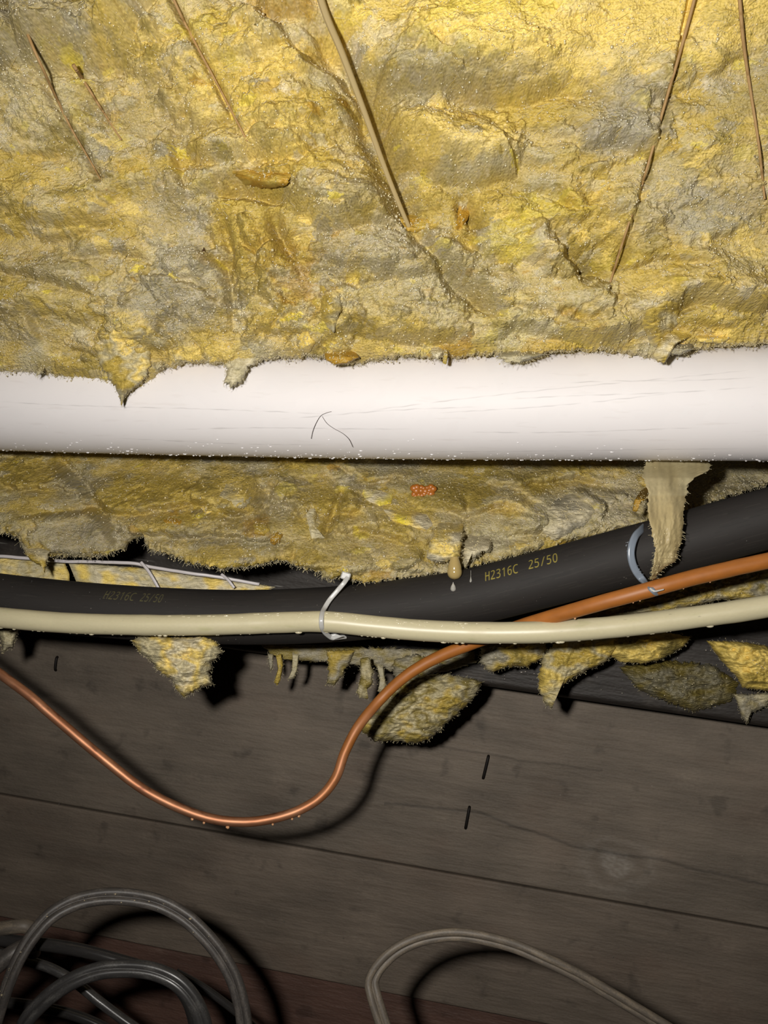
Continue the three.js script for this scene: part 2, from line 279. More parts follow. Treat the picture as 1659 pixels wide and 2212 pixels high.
function fuzz(geo, parent, { hairs = 200, beads = 60, seed = 3, len = .0022, down = .4, tone = 'cream' } = {}) {
  const rnd = mulberry(seed * 77 + 5), p = geo.attributes.position, { m } = geo.userData, ms = [], cs = [], bs = [], v = new THREE.Vector3(), c = new THREE.Vector3(), q0 = new THREE.Quaternion();
  const K = geo.userData.ring.length, centre = at(geo.userData.cen[0], geo.userData.cen[1], geo.userData.d);
  for (let i = 0; i < hairs; i++) {
    const k = Math.floor(rnd() * m), a = new THREE.Vector3().fromBufferAttribute(p, k), dir = a.clone().sub(centre).normalize(); dir.y -= down * rnd(); dir.x += (rnd() - .5) * 1.9; dir.y += (rnd() - .5) * 1.9; dir.z += (rnd() - .3) * .8; dir.normalize();
    const L = len * lerp(.35, 1, rnd() ** 2); ms.push(M4(a.clone().addScaledVector(dir, L * .4), dir, L, lerp(.00003, .00006, rnd()))); cs.push(new THREE.Color().setRGB(...WOOL[rnd() < .85 || tone === 'mould' ? tone : 'cream']));
    if (rnd() < .2) bs.push([a.addScaledVector(dir, L * .9), lerp(.0001, .0003, rnd() ** 2)]);
  }
  if (hairs) stuffInstances(parent, 'frayed_fibres', fibreGeo, fibreMat, ms, cs);
  const half = Math.floor(p.count / 2);
  for (let i = 0; i < beads; i++) { const k = Math.floor(rnd() * half), r = lerp(.00014, .0004, rnd() ** 2.5); bs.push([c.fromBufferAttribute(p, k).clone().add(v.set(0, 0, r * .7)), r]); }
  if (bs.length) stuffInstances(parent, 'water_beads', beadGeo, beadMat, bs.map(([a, r]) => new THREE.Matrix4().compose(a, q0, v.set(r, r, r))), beadCols(bs.length, rnd));
}
let scrapSeed = 10;
function flap(batt, outline, d, thick, colors, o = {}) { const s = ++scrapSeed, sf = batt.userData.surface, follow = (x, y, fr) => { if (o.hang) fr = sst(.05, .6, fr); let q = 0, w = 0; for (const [a, b] of [[0, 0], [-14, 0], [14, 0], [0, -10], [0, 10], [-24, -6], [24, -6]]) { q += sf(x + a, y + b); w++; } return o.hang ? lerp(q / w + .005, d, fr) : q / w + .0016 - (o.lift ?? .0018) * sst(0, .8, fr); }, g = scrapGeo(outline, d, thick, colors, { seed: s, follow, ...o }), m = part(batt, 'torn_flap', g, o.mat ?? scrapMat, o.label); fuzz(g, m, { seed: s, hairs: o.hang ? (o.hairs ?? 160) * .6 : 0, beads: o.beads ?? 40, len: o.len ?? .0018, tone: 'pale' }); return m; }
function scrap(label, group, outline, d, thick, colors, o = {}) { const s = ++scrapSeed, g = scrapGeo(outline, d, thick, colors, { seed: s, ...o }), r = new THREE.Group(); part(r, 'fleece', g, o.mat ?? scrapMat); fuzz(g, r, { seed: s, hairs: (o.hairs ?? 220) * .5, tone: o.tone ?? 'pale', beads: o.beads ?? 40, len: o.len ?? .0016 }); return put(r, 'insulation_scrap', label, 'insulation', group); }
// ---------------------------------------------------------------- structure
const WALL = new Plane(1.770, 0.282, 0);
function onPlane(pl, x, y) { const p = pl.at(x, y); return new THREE.Vector3(p[0], p[1], -p[2]); }
function boardTex(seed, base, o = {}) {                  // 1 px = 0.5 mm, grain along x
  const w = 2048, h = o.h ?? 384;
  return tex(w, h, (x, y) => {
    const a = x * .5, b = y * .5, warp = 4 * fbm(a * .004 + seed, b * .02, 2);
    let g = .5 * noise(a * .012 + seed, b * .16 + warp) + .35 * noise(a * .05, b * .5 + warp * 2 + seed) + .3 * noise(a * .3 + seed, b * 1.9);
    const blot = fbm(a * .018 + seed * 3, b * .03, 4), fine = noise(a * .9, b * .9) * .5 + noise(a * 1.9 + 4, b * 1.9) * .4;
    let m = 1 + .22 * g + .45 * blot + .12 * fine, r = base[0] * m, gg = base[1] * m, bb = base[2] * m;
    const dust = clamp((fbm(a * .03 + 70 + seed, b * .05, 4) - .2) * 2.6) * (.55 + .5 * noise(a * .45, b * .5)); r += .05 * dust; gg += .042 * dust; bb += .033 * dust;
    const red = clamp(fbm(a * .02 + 20, b * .03 + seed, 3) * 2 - .25) * .3; gg *= 1 - .22 * red; bb *= 1 - .3 * red;
    const mold = clamp((fbm(a * .06 + 5, b * .06 + seed * 7, 4) - .3) * 5); const k = 1 - .3 * mold; r *= k; gg *= k; bb *= k;
    if (o.extra) { const e = o.extra(a, b, x, y); r = r * e[0] + (e[1] ?? 0); gg = gg * e[0] + (e[1] ?? 0); bb = bb * e[0] + (e[1] ?? 0) * .95; }
    return [r, gg, bb];
  });
}
const woodBump = tex(1024, 512, (x, y) => .5 + .3 * noise(x * .02, y * .12) + .25 * noise(x * .12, y * .3) + .3 * noise(x * .7, y * .7), false);
woodBump.repeat.set(1, 1);
const wall = new THREE.Group(), P0 = onPlane(WALL, 0, 1716), P1 = onPlane(WALL, 1659, 2008);
const ex = P1.clone().sub(P0).normalize(), ez = new THREE.Vector3(-WALL.B, -WALL.C, WALL.A).normalize(), ey = new THREE.Vector3().crossVectors(ez, ex).normalize(); ez.crossVectors(ex, ey);
const frame = new THREE.Matrix4().makeBasis(ex, ey, ez).setPosition(P0);
wall.applyMatrix4(frame);
const toWall = (x, y) => onPlane(WALL, x, y).sub(P0), yOf = (x, y) => toWall(x, y).dot(ey), xOf = (x, y) => toWall(x, y).dot(ex);
function board(x0, x1, y0, y1, zFront, th, map, opts = {}) {
  const g = new RoundedBoxGeometry(x1 - x0, y1 - y0, th, 3, opts.r ?? .0012), p = g.attributes.position, uv = g.attributes.uv;
  for (let i = 0; i < p.count; i++) { const X = p.getX(i) + (x1 - x0) / 2, Y = p.getY(i) + (y1 - y0) / 2; uv.setXY(i, X / 1.024, Y / (opts.hm ?? .192)); }
  g.translate((x0 + x1) / 2, (y0 + y1) / 2, zFront - th / 2);
  return [g, new THREE.MeshStandardMaterial({ map, bumpMap: woodBump, bumpScale: .0004, roughness: opts.rough ?? .72, color: opts.color ?? 0xffffff })];
}
const XL = -.34, XR = .86, topY = yOf(829, 1240), botY = yOf(500, 2081);
const knot = (a, b, kx, ky, R) => { const r = Math.hypot((a - kx), (b - ky) * 1.5) / R * (1 + .4 * fbm(a * .05, b * .05, 3)); return clamp(1.15 - r) * (.5 + .5 * Math.sin(r * 9)); };
// marks on the upper board, in millimetres of that board
const mkx = xOf(1330, 1870) - XL, mky = yOf(1330, 1870);
const cr = [[829, 1738], [1029, 1757], [1240, 1832], [1429, 1862], [1579, 1898], [1700, 1925]].map(([x, y]) => [(xOf(x, y) - XL) * 1000, yOf(x, y) * 1000]);
const crack2 = [[930, 1612], [1050, 1632], [1160, 1650], [1300, 1668]].map(([x, y]) => [(xOf(x, y) - XL) * 1000, yOf(x, y) * 1000]);
const lineAt = (L, a) => { if (a < L[0][0] || a > L[L.length - 1][0]) return 1e9; let i = 0; while (i < L.length - 2 && L[i + 1][0] < a) i++; return lerp(L[i][1], L[i + 1][1], (a - L[i][0]) / (L[i + 1][0] - L[i][0])); };
const upperTex = boardTex(3.1, [.152, .123, .094], { extra: (a, b) => {
  let k = 1, add = 0; const y = b, wob = .8 * noise(a * .05, 2) + .3 * noise(a * .3, 5);
  k *= 1 - .42 * Math.exp(-(((y - lineAt(cr, a) + wob) / .9) ** 2)); k *= 1 - .3 * Math.exp(-(((y - lineAt(crack2, a) + wob) / .7) ** 2));
  add += .10 * knot(a + 6 * fbm(a * .06, y * .06, 3), y + 6 * fbm(a * .06 + 9, y * .06, 3), mkx * 1000, mky * 1000, 24) * (.4 + .6 * clamp(.5 + noise(a * .4, b * .8)));
  const sp = noise(a * 1.3 + 50, b * 1.3); if (sp > .98) add += .12;
  return [k, add];
} });
const lowTex = boardTex(9.4, [.152, .120, .091]), sillTex = boardTex(15.2, [.12, .065, .048]), beamTex = boardTex(21.7, [.02, .0155, .012], { extra: (a, b) => { const s = clamp((noise(a * .02, b * .9 + 3) + .6 * noise(a * .1, b * 2.2) - .62) * 6) * clamp(.3 + noise(a * .05, b * .1) * 1.6) * (a < 520 ? 1 : .06); return [1, .26 * s]; } });
part(wall, 'plank', ...board(XL, XR, .0006, topY, 0, .022, upperTex));
part(wall, 'plank', ...board(XL, XR, botY, -.0006, -.0008, .022, lowTex));
part(wall, 'plank', ...board(XL, XR, botY - .09, botY - .0012, -.0085, .022, sillTex, { rough: .6 }));
part(wall, 'plank', ...board(XL, XR, botY - .21, botY - .092, -.002, .022, sillTex, { rough: .6 }));
part(wall, 'plank', ...board(XL, XR, topY + .001, topY + .2, 0, .022, lowTex));
part(wall, 'plank', ...board(XL, XR, topY + .201, topY + .42, 0, .022, lowTex));
structure(wall, 'wall_back');
// dark wet timber across the wall, behind the hose
const timber = new THREE.Group(); timber.applyMatrix4(frame);
{ const bt = yOf(400, 1120), bb = yOf(829, 1425); const [g, m] = board(XL, XR, bb, bt, .04, .04, beamTex, { rough: .62, r: .004 }); m.bumpScale = .0003; part(timber, 'beam', g, m); }
put(timber, 'timber_beam', 'black wet timber with pale streaks running behind the hose and the insulation', 'timber');
// the crawl space around: earth below, floor deck above, walls to the sides and behind
const mEarth = new THREE.MeshStandardMaterial({ map: tex(512, 512, (x, y) => { const m = 1 + .5 * fbm(x * .03, y * .03, 5); return [.10 * m, .075 * m, .055 * m]; }), roughness: 1 });
const mDeck = new THREE.MeshStandardMaterial({ map: lowTex, roughness: .8 });
function slab(name, w, h, d, x, y, z, m) { const b = new THREE.Mesh(new THREE.BoxGeometry(w, h, d), m); b.position.set(x, y, z); structure(b, name); }
slab('floor', 2.4, .06, 2.2, 0, -.58, .1, mEarth);
slab('ceiling', 2.4, .04, 2.2, 0, .36, .1, mDeck);
slab('wall_left', .05, .92, 2.2, -1.2, -.1, .1, mEarth);
slab('wall_right', .05, .92, 2.2, 1.2, -.1, .1, mEarth);
slab('wall_front', 2.4, .92, .05, 0, -.1, 1.2, mEarth);
// ---------------------------------------------------------------- insulation above the pipe
const upperPlane = new Plane(2.325, 0.352, 1.1727);
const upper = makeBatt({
  seed: 5, plane: upperPlane, x0: -260, x1: 1920, y0: -260, y1: 900, cell: .0002, nx: 1150, ny: 480, thick: .05, roll: .005,
  edge: [[-300, 800], [0, 795], [80, 798], [110, 806], [200, 812], [240, 822], [300, 830], [330, 806], [345, 790], [430, 783], [490, 786], [535, 782], [600, 770], [660, 765], [700, 768], [740, 782], [770, 779], [800, 772], [860, 768], [930, 768], [1000, 766], [1080, 762], [1140, 772], [1180, 765], [1240, 755], [1300, 750], [1360, 755], [1400, 764], [1430, 772], [1470, 760], [1500, 752], [1560, 745], [1659, 738], [2000, 726]],
  flakes: [[120, 10, 215, 122, -6, 7, 'grey', .35], [60, 60, 110, 60, 0, 2, 'gold', .4], [1250, 10, 560, 170, 2, 9, 'bright', .55], [500, 150, 200, 120, 32, 9, 'bright', .4], [640, 250, 120, 60, 20, 6, 'gold', .3], [450, 190, 130, 120, 20, 3, 'gold', .3],  // bright top right and grey top left paint the torch fall-off into colour
    [980, 300, 150, 62, 8, 13, 'bright', .5], [900, 170, 130, 60, 12, 3, 'olive', .4], [700, 330, 160, 90, 14, 4, 'gold', .3], [590, 385, 55, 22, 4, 3.5, 'amber', .3], [540, 520, 110, 80, 50, 9, 'gold', .35],
    [430, 410, 70, 50, 0, 4, 'pale', .3], [1120, 500, 140, 66, 20, 10, 'olive', .3], [1180, 450, 90, 30, 10, 3, 'lemon', .5], [820, 530, 130, 62, -4, 9, 'grey', .35], [1170, 620, 150, 62, 14, 10, 'pale', .35], [860, 650, 150, 80, 12, 9, 'gold', .3], [1350, 660, 80, 80, 0, 6, 'pale', .3],
    [290, 660, 80, 100, 0, 8, 'pale', .4], [430, 660, 90, 70, -10, 4, 'grey', .4], [400, 560, 60, 40, 0, 5, 'pale', .3], [740, 400, 120, 60, 14, 8, 'gold', .3], [100, 420, 180, 80, 0, 8, 'gold', .4], [110, 620, 160, 66, 3, 7, 'olive', .3], [80, 240, 160, 80, 0, 4, 'pale', .4], [590, 640, 80, 80, 60, 9, 'gold', .4], [700, 680, 70, 80, 0, 8, 'pale', .3],
    [1480, 440, 190, 90, -5, 5, 'grey', .3], [1480, 640, 190, 60, 4, 4, 'gold', .4], [1340, 260, 120, 80, 0, 3, 'grey', .5], [1560, 300, 150, 80, 4, 4, 'gold', .3], [600, 440, 60, 90, 70, 4, 'gold', .35], [660, 560, 70, 30, -20, 3, 'olive', .3], [1050, 690, 170, 40, 2, 4, 'pale', .3], [1580, 560, 130, 40, -10, 3, 'pale', .4]],
  hollows: [[[[690, 40], [760, 190], [830, 330], [890, 500]], 60, 16], [[[900, 510], [980, 590], [1060, 660]], 34, 13], [[[20, 0], [100, 180], [225, 400]], 15, 7], [[[380, 20], [470, 190], [525, 300]], 12, 6], [[[480, 400], [540, 410], [620, 430]], 34, 12], [[[590, 470], [610, 530], [640, 560]], 24, 9], [[[1230, 560], [1290, 620]], 36, 10], [[[1180, 520], [1270, 590]], 22, 8], [[[1490, 0], [1410, 330], [1330, 590]], 12, 5], [[[1440, 680], [1500, 650]], 20, 12], [[[240, 60], [320, 10]], 22, 12], [[[480, 470], [505, 570], [470, 600]], 24, 9], [[[1000, 430], [1030, 500]], 28, 12]],
  ledges: [[[[-100, 140], [0, 140], [75, 140], [150, 130], [205, 132], [262, 112], [302, 72], [335, -10], [345, -80]], 16, 60, 1], [[[570, 62], [600, 46], [640, 44], [690, 66], [735, 84]], 7, 60, 1], [[[500, 10], [560, 46], [600, 92], [650, 146], [720, 172], [766, 196], [776, 260]], 8, 70, -1], [[[400, 332], [450, 350], [520, 338], [590, 342], [640, 356], [690, 326]], 7, 50, 1], [[[410, 424], [470, 416], [540, 416], [612, 424], [645, 446], [690, 478], [712, 508]], 7, 50, 1], [[[372, 300], [376, 360], [392, 400], [414, 424]], 6, 46, -1], [[[430, 540], [470, 570], [490, 630], [500, 690]], 6, 50, -1], [[[1112, 330], [1098, 366], [1050, 380], [965, 358], [900, 322], [850, 290]], 9, 60, -1], [[[800, 150], [840, 186], [900, 196], [1010, 214], [1120, 214], [1235, 190]], 8, 110, 1], [[[690, 508], [760, 486], [840, 486], [890, 508]], 6, 44, 1], [[[905, 508], [950, 552], [1000, 612], [1050, 652], [1090, 690]], 8, 50, 1], [[[1170, 490], [1220, 548], [1288, 602], [1310, 650]], 8, 50, -1], [[[700, 740], [760, 716], [850, 728], [960, 736]], 5, 36, 1], [[[1060, 736], [1110, 706], [1180, 722], [1290, 738], [1390, 700]], 6, 40, 1], [[[1440, 690], [1466, 652], [1510, 640], [1570, 662], [1700, 652]], 10, 60, 1], [[[60, 482], [170, 492], [236, 476]], 5, 40, 1], [[[-20, 584], [110, 602], [210, 644]], 6, 50, 1], [[[0, 660], [60, 680], [90, 740]], 5, 40, -1], [[[320, 604], [420, 622], [484, 664]], 5, 40, -1], [[[520, 470], [528, 520], [560, 560]], 5, 30, 1], [[[600, 520], [560, 560], [570, 640], [620, 690]], 6, 40, 1], [[[620, 180], [680, 170], [740, 200]], 4, 30, 1], [[[1150, 410], [1210, 430], [1250, 470]], 5, 36, 1], [[[640, 320], [560, 290], [500, 300]], 4, 40, -1], [[[720, 610], [790, 590], [880, 610], [960, 590]], 5, 44, 1], [[[1330, 590], [1440, 560], [1540, 580]], 4, 40, 1], [[[1240, 330], [1340, 320], [1420, 350]], 4, 50, 1], [[[160, 560], [250, 540], [330, 560]], 4, 36, 1]],
  tiers: [[90, 10, 28, .42, 1.5, 5, .6], [330, 4, 11, .42, .8, 3, .7], [3200, 1.4, 4.6, .45, .25, .8, .75]],
  tints: [[130, 70, 200, 70, 'olive', 0.23], [60, 40, 120, 50, 'grey', 0.40], [230, 50, 70, 50, 'gold', 0.50], [1310, 270, 130, 80, 'grey', 0.60], [1340, 170, 100, 60, 'grey', 0.24], [1500, 450, 160, 60, 'grey', 0.44], [1000, 200, 220, 40, 'grey', 0.40], [90, 110, 180, 60, 'grey', 0.40], [300, 250, 120, 100, 'grey', 0.28], [380, 480, 110, 110, 'grey', 0.40], [380, 670, 140, 60, 'grey', 0.60], [120, 570, 200, 60, 'grey', 0.32], [40, 700, 120, 50, 'grey', 0.40], [830, 560, 180, 60, 'grey', 0.40], [100, 230, 120, 80, 'pale', 0.50], [900, 650, 250, 60, 'pale', 0.40], [1280, 50, 480, 110, 'bright', 0.65], [1100, 30, 200, 50, 'lemon', 0.30], [560, 60, 140, 60, 'gold', 0.50], [830, 330, 60, 180, 'olive', 0.29], [940, 420, 90, 60, 'olive', 0.34], [1010, 610, 60, 90, 'olive', 0.34], [1250, 580, 90, 50, 'olive', 0.29], [560, 560, 110, 130, 'olive', 0.25], [620, 450, 60, 60, 'olive', 0.29], [520, 470, 90, 60, 'gold', 0.60], [760, 470, 100, 40, 'olive', 0.25], [990, 180, 200, 40, 'olive', 0.21], [620, 30, 120, 40, 'amber', 0.50], [40, 140, 180, 30, 'olive', 0.25], [1460, 660, 50, 40, 'olive', 0.29], [1150, 410, 160, 80, 'olive', 0.17], [560, 500, 120, 120, 'gold', 0.50], [1000, 430, 120, 60, 'gold', 0.40], [1100, 520, 60, 60, 'lemon', 0.40], [1600, 200, 120, 80, 'grey', 0.28], [1180, 240, 160, 50, 'gold', 0.60], [1440, 590, 120, 40, 'gold', 0.40]],  // olive in hollows and top-left lip: painted shade; bright top right: painted light
  fibres: 22000, hairs: 5500, beads: 52000,
});
flap(upper, [[210, 700], [262, 690], [322, 694], [330, 740], [325, 790], [310, 822], [290, 838], [272, 852], [262, 876], [256, 850], [238, 822], [212, 782], [205, 740]], .412, .006, ['pale', 'bright', 'pale', 'gold'], { hang: true, rag: 5, hairs: 420, lean: .002 });
flap(upper, [[476, 740], [520, 735], [572, 742], [560, 775], [536, 796], [520, 826], [500, 838], [484, 826], [492, 796], [480, 770]], .408, .004, ['grey', 'cream', 'pale'], { hang: true, rag: 6, hairs: 420 });
flap(upper, [[700, 762], [725, 752], [765, 756], [776, 772], [750, 786], [722, 788], [704, 778]], .394, .003, ['gold', 'amber'], { hang: true, rag: 1, hairs: 60 });
flap(upper, [[1386, 700], [1402, 660], [1440, 650], [1470, 655], [1462, 700], [1440, 730], [1420, 760], [1404, 740]], .388, .004, ['gold', 'pale', 'gold'], { rag: 3 });
flap(upper, [[1420, 745], [1440, 712], [1470, 702], [1508, 706], [1496, 726], [1460, 744], [1450, 764], [1436, 784], [1420, 782], [1408, 768]], .3735, .004, ['bright', 'cream', 'gold'], { hang: true, rag: 2, hairs: 60, label: 'smooth pale yellow resin lump pitted with dark specks' });
flap(upper, [[1440, 762], [1462, 742], [1500, 734], [1494, 756], [1466, 768]], .374, .0025, ['pale', 'grey'], { hang: true, rag: 2, hairs: 40 });
flap(upper, [[1500, 722], [1530, 718], [1580, 730], [1560, 742], [1510, 740]], .376, .0025, ['gold', 'bright'], { hang: true, rag: 1, hairs: 60 });
flap(upper, [[1088, 756], [1110, 750], [1160, 752], [1180, 764], [1150, 776], [1120, 784], [1100, 782], [1080, 774]], .385, .002, ['pale', 'grey', 'olive'], { hang: true, rag: 6, hairs: 260, len: .003 });
flap(upper, [[930, 745], [950, 742], [958, 760], [946, 778], [934, 770]], .390, .002, ['pale', 'cream'], { hang: true, rag: 3, hairs: 120 });
flap(upper, [[960, 740], [966, 740], [968, 768], [964, 788], [956, 784], [958, 764]], .390, .0012, ['cream', 'gold'], { hang: true, rag: 1, hairs: 20 });
flap(upper, [[330, 780], [352, 775], [352, 790], [338, 800]], .41, .002, ['olive', 'pale'], { hang: true, rag: 3 });
flap(upper, [[82, 790], [100, 788], [92, 804], [80, 812], [76, 802]], .415, .0015, ['grey', 'pale'], { hang: true, rag: 3, hairs: 90 });
flap(upper, [[860, 470], [900, 460], [930, 472], [925, 492], [900, 502], [880, 500]], .372, .003, ['amber', 'gold'], { rag: 1, hairs: 30 });
flap(upper, [[985, 400], [1022, 420], [1012, 470], [996, 498], [984, 494], [990, 450]], .366, .003, ['gold', 'pale', 'amber'], { rag: 2, hairs: 60, tilt: .00006 });
flap(upper, [[500, 372], [550, 362], [600, 360], [630, 378], [620, 400], [580, 408], [530, 400]], .378, .004, ['gold', 'amber', 'gold'], { rag: 3, hairs: 80 });
flap(upper, [[690, 610], [730, 600], [740, 660], [720, 720], [694, 690]], .394, .005, ['cream', 'pale', 'gold'], { rag: 4, hairs: 160 });
flap(upper, [[640, 722], [664, 716], [682, 740], [668, 762], [646, 758]], .402, .004, ['lemon', 'bright'], { rag: 3, hairs: 160 });
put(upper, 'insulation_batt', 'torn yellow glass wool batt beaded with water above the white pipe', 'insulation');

// ---------------------------------------------------------------- insulation below the pipe
const lowerPlane = new Plane(2.164, 0.12, -2.2);
const lower = makeBatt({
  seed: 23, plane: lowerPlane, x0: -260, x1: 1920, y0: 880, y1: 1300, cell: .00022, nx: 1150, ny: 190, thick: .03, roll: .004,
  edge: [[-300, 1130], [0, 1148], [30, 1158], [46, 1180], [58, 1200], [100, 1203], [130, 1202], [180, 1203], [230, 1195], [262, 1185], [285, 1163], [300, 1160], [320, 1185], [360, 1195], [390, 1210], [430, 1220], [480, 1226], [550, 1222], [604, 1210], [640, 1222], [690, 1236], [706, 1250], [740, 1246], [770, 1254], [800, 1258], [850, 1253], [900, 1247], [950, 1240], [975, 1244], [1000, 1232], [1020, 1226], [1060, 1214], [1130, 1196], [1180, 1188], [1240, 1172], [1300, 1162], [1360, 1148], [1400, 1132], [1480, 1112], [1540, 1090], [1600, 1070], [1659, 1050], [2000, 960]],
  flakes: [[160, 1050, 150, 50, 6, 4, 'gold', .3], [180, 1150, 130, 50, 4, 5, 'grey', .5], [330, 1110, 120, 46, 6, 8, 'gold', .35], [500, 1060, 80, 46, 0, 8, 'bright', .35], [700, 1070, 80, 40, 10, 7, 'gold', .3], [250, 1060, 60, 40, 0, 6, 'gold', .4], [720, 1200, 90, 40, 10, 6, 'gold', .4], [520, 1190, 110, 40, 2, 4, 'olive', .3], [650, 1110, 110, 60, 0, 4, 'gold', .3], [790, 1180, 110, 60, 0, 5, 'pale', .3], [850, 1110, 110, 40, 10, 3, 'bright', .4], [960, 1060, 120, 40, 4, 3, 'olive', .4], [1100, 1100, 110, 60, 0, 4, 'gold', .3], [1080, 1180, 90, 35, -6, 4, 'pale', .4], [1240, 1110, 130, 60, -8, 6, 'pale', .5], [1330, 1080, 90, 60, 0, 4, 'cream', .4], [60, 1090, 110, 60, 0, 4, 'olive', .3], [20, 1020, 70, 40, 0, 4, 'gold', .4]],
  hollows: [[[[120, 990], [190, 1060], [230, 1110]], 22, 9], [[[590, 1040], [560, 1120]], 20, 6], [[[740, 1060], [700, 1160]], 18, 7], [[[1010, 1080], [1010, 1200]], 20, 6], [[[1500, 1060], [1900, 960]], 110, 16]],
  wet: .9, ledges: [[[[0, 1040], [60, 1058], [130, 1050], [190, 1080]], 5, 34, 1], [[[215, 1095], [290, 1110], [380, 1092], [440, 1078], [474, 1096]], 6, 34, 1], [[[480, 1094], [520, 1104], [546, 1088], [552, 1040]], 6, 34, 1], [[[40, 1110], [120, 1120], [190, 1106], [230, 1130], [250, 1180]], 6, 40, -1], [[[320, 1150], [400, 1160], [470, 1150], [560, 1166], [640, 1176]], 6, 36, 1], [[[560, 1060], [630, 1086], [660, 1130]], 5, 34, 1], [[[700, 1150], [780, 1140], [850, 1160], [900, 1180]], 6, 36, 1], [[[720, 1000], [790, 1040], [900, 1030]], 4, 34, 1], [[[940, 1090], [1010, 1110], [1090, 1090], [1150, 1110]], 6, 36, 1], [[[1040, 1040], [1120, 1050], [1230, 1030], [1330, 1050]], 5, 34, 1], [[[1080, 1160], [1150, 1150], [1180, 1120]], 5, 30, 1], [[[1290, 1130], [1300, 1090], [1240, 1060]], 6, 36, 1]],  // wet only scales the colour of the whole strip darker, evenly
  tiers: [[60, 8, 20, .45, 1.2, 4.5, .6], [200, 3.5, 9, .45, .7, 2.6, .7], [1700, 1.4, 4.4, .5, .2, .7, .75]],
  tints: [[180, 1060, 90, 50, 'grey', 0.56], [200, 1160, 140, 40, 'grey', 0.48], [500, 1150, 130, 50, 'grey', 0.40], [620, 1060, 100, 60, 'grey', 0.32], [430, 1180, 100, 40, 'grey', 0.40], [900, 1080, 140, 40, 'olive', 0.17], [1250, 1100, 130, 60, 'cream', 0.35], [1360, 1090, 90, 50, 'grey', 0.32], [1560, 1040, 200, 80, 'grey', 0.72], [1560, 1040, 200, 80, 'olive', 0.25], [350, 1060, 120, 50, 'gold', 0.80], [250, 1080, 60, 40, 'gold', 0.80], [520, 1060, 60, 40, 'bright', 0.65], [700, 1080, 80, 40, 'gold', 0.70], [560, 1140, 40, 30, 'amber', 0.60], [960, 1080, 80, 30, 'olive', 0.25], [480, 1195, 80, 20, 'gold', 0.60], [830, 1150, 60, 30, 'gold', 0.60], [1020, 1130, 80, 40, 'pale', 0.60], [1200, 1120, 100, 50, 'pale', 0.70], [650, 1150, 120, 50, 'olive', 0.17], [1090, 1030, 200, 40, 'olive', 0.21], [40, 1000, 120, 40, 'olive', 0.17]],  // olive tints and the greyed right end are shade painted into the wool
  fibres: 8000, hairs: 5500, beads: 24000,
});
flap(lower, [[45, 1172], [80, 1180], [110, 1190], [100, 1215], [97, 1240], [92, 1225], [70, 1214], [56, 1198]], .443, .004, ['pale', 'cream', 'gold'], { hang: true, rag: 4, hairs: 160 });
flap(lower, [[700, 1210], [735, 1200], [745, 1230], [735, 1244], [716, 1252], [702, 1244]], .435, .003, ['gold', 'olive', 'gold'], { hang: true, rag: 1, hairs: 30 });
flap(lower, [[740, 1218], [752, 1218], [752, 1236], [742, 1242], [738, 1230]], .431, .0025, ['lemon'], { hang: true, rag: 0, hairs: 0, label: 'small bright lemon yellow resin bead' });
flap(lower, [[775, 1052], [800, 1052], [848, 1066], [846, 1088], [820, 1094], [790, 1080]], .443, .004, ['bright', 'lemon', 'cream'], { rag: 1, hairs: 40 });
flap(lower, [[820, 1098], [880, 1100], [925, 1110], [938, 1130], [925, 1146], [890, 1140], [840, 1122]], .438, .005, ['lemon', 'bright', 'cream'], { rag: 1, hairs: 40 });
flap(lower, [[652, 1100], [680, 1092], [686, 1120], [682, 1150], [704, 1165], [672, 1164], [662, 1130]], .44, .003, ['cream', 'pale', 'gold'], { rag: 1, hairs: 30 });
flap(lower, [[540, 1125], [575, 1122], [585, 1145], [570, 1158], [545, 1152]], .445, .003, ['amber', 'gold'], { rag: 1, hairs: 20 });
flap(lower, [[585, 1160], [600, 1146], [612, 1155], [604, 1172], [592, 1178], [583, 1172]], .441, .003, ['gold', 'amber'], { rag: 0, hairs: 0, label: 'smooth amber resin drop' });
flap(lower, [[340, 1120], [370, 1112], [398, 1124], [390, 1134], [352, 1132]], .446, .0025, ['amber'], { rag: 1, hairs: 20 });
flap(lower, [[432, 1095], [450, 1090], [460, 1105], [445, 1112]], .446, .002, ['gold', 'bright'], { rag: 1, hairs: 10 });
flap(lower, [[480, 1040], [520, 1030], [548, 1048], [540, 1085], [525, 1100], [495, 1095], [476, 1070]], .449, .004, ['gold', 'bright', 'pale'], { rag: 4, hairs: 120 });
flap(lower, [[945, 1125], [975, 1118], [1002, 1125], [1000, 1160], [994, 1200], [980, 1214], [940, 1215], [920, 1205], [930, 1170]], .428, .006, ['pale', 'bright', 'cream'], { hang: true, rag: 5, hairs: 320, beads: 120 });
flap(lower, [[1010, 1150], [1040, 1145], [1062, 1165], [1060, 1185], [1040, 1195], [1026, 1206], [1016, 1200], [1008, 1222], [1000, 1195]], .428, .004, ['pale', 'cream'], { hang: true, rag: 5, hairs: 320, beads: 60 });
flap(lower, [[1150, 1160], [1172, 1158], [1176, 1176], [1160, 1190], [1150, 1180]], .424, .003, ['gold', 'pale'], { rag: 3, hairs: 90 });
flap(lower, [[1180, 1080], [1240, 1060], [1290, 1100], [1270, 1130], [1200, 1170], [1172, 1150]], .43, .006, ['pale', 'cream', 'grey'], { rag: 6, hairs: 320, beads: 120 });
flap(lower, [[1382, 1062], [1402, 1044], [1408, 1072], [1384, 1086], [1376, 1106], [1366, 1104], [1370, 1082]], .414, .0018, ['olive', 'amber'], { hang: true, rag: 0, hairs: 0, label: 'olive brown curled resin drip' });
put(lower, 'insulation_batt', 'lower torn strip of wet glass wool between the white pipe and black hose', 'insulation');
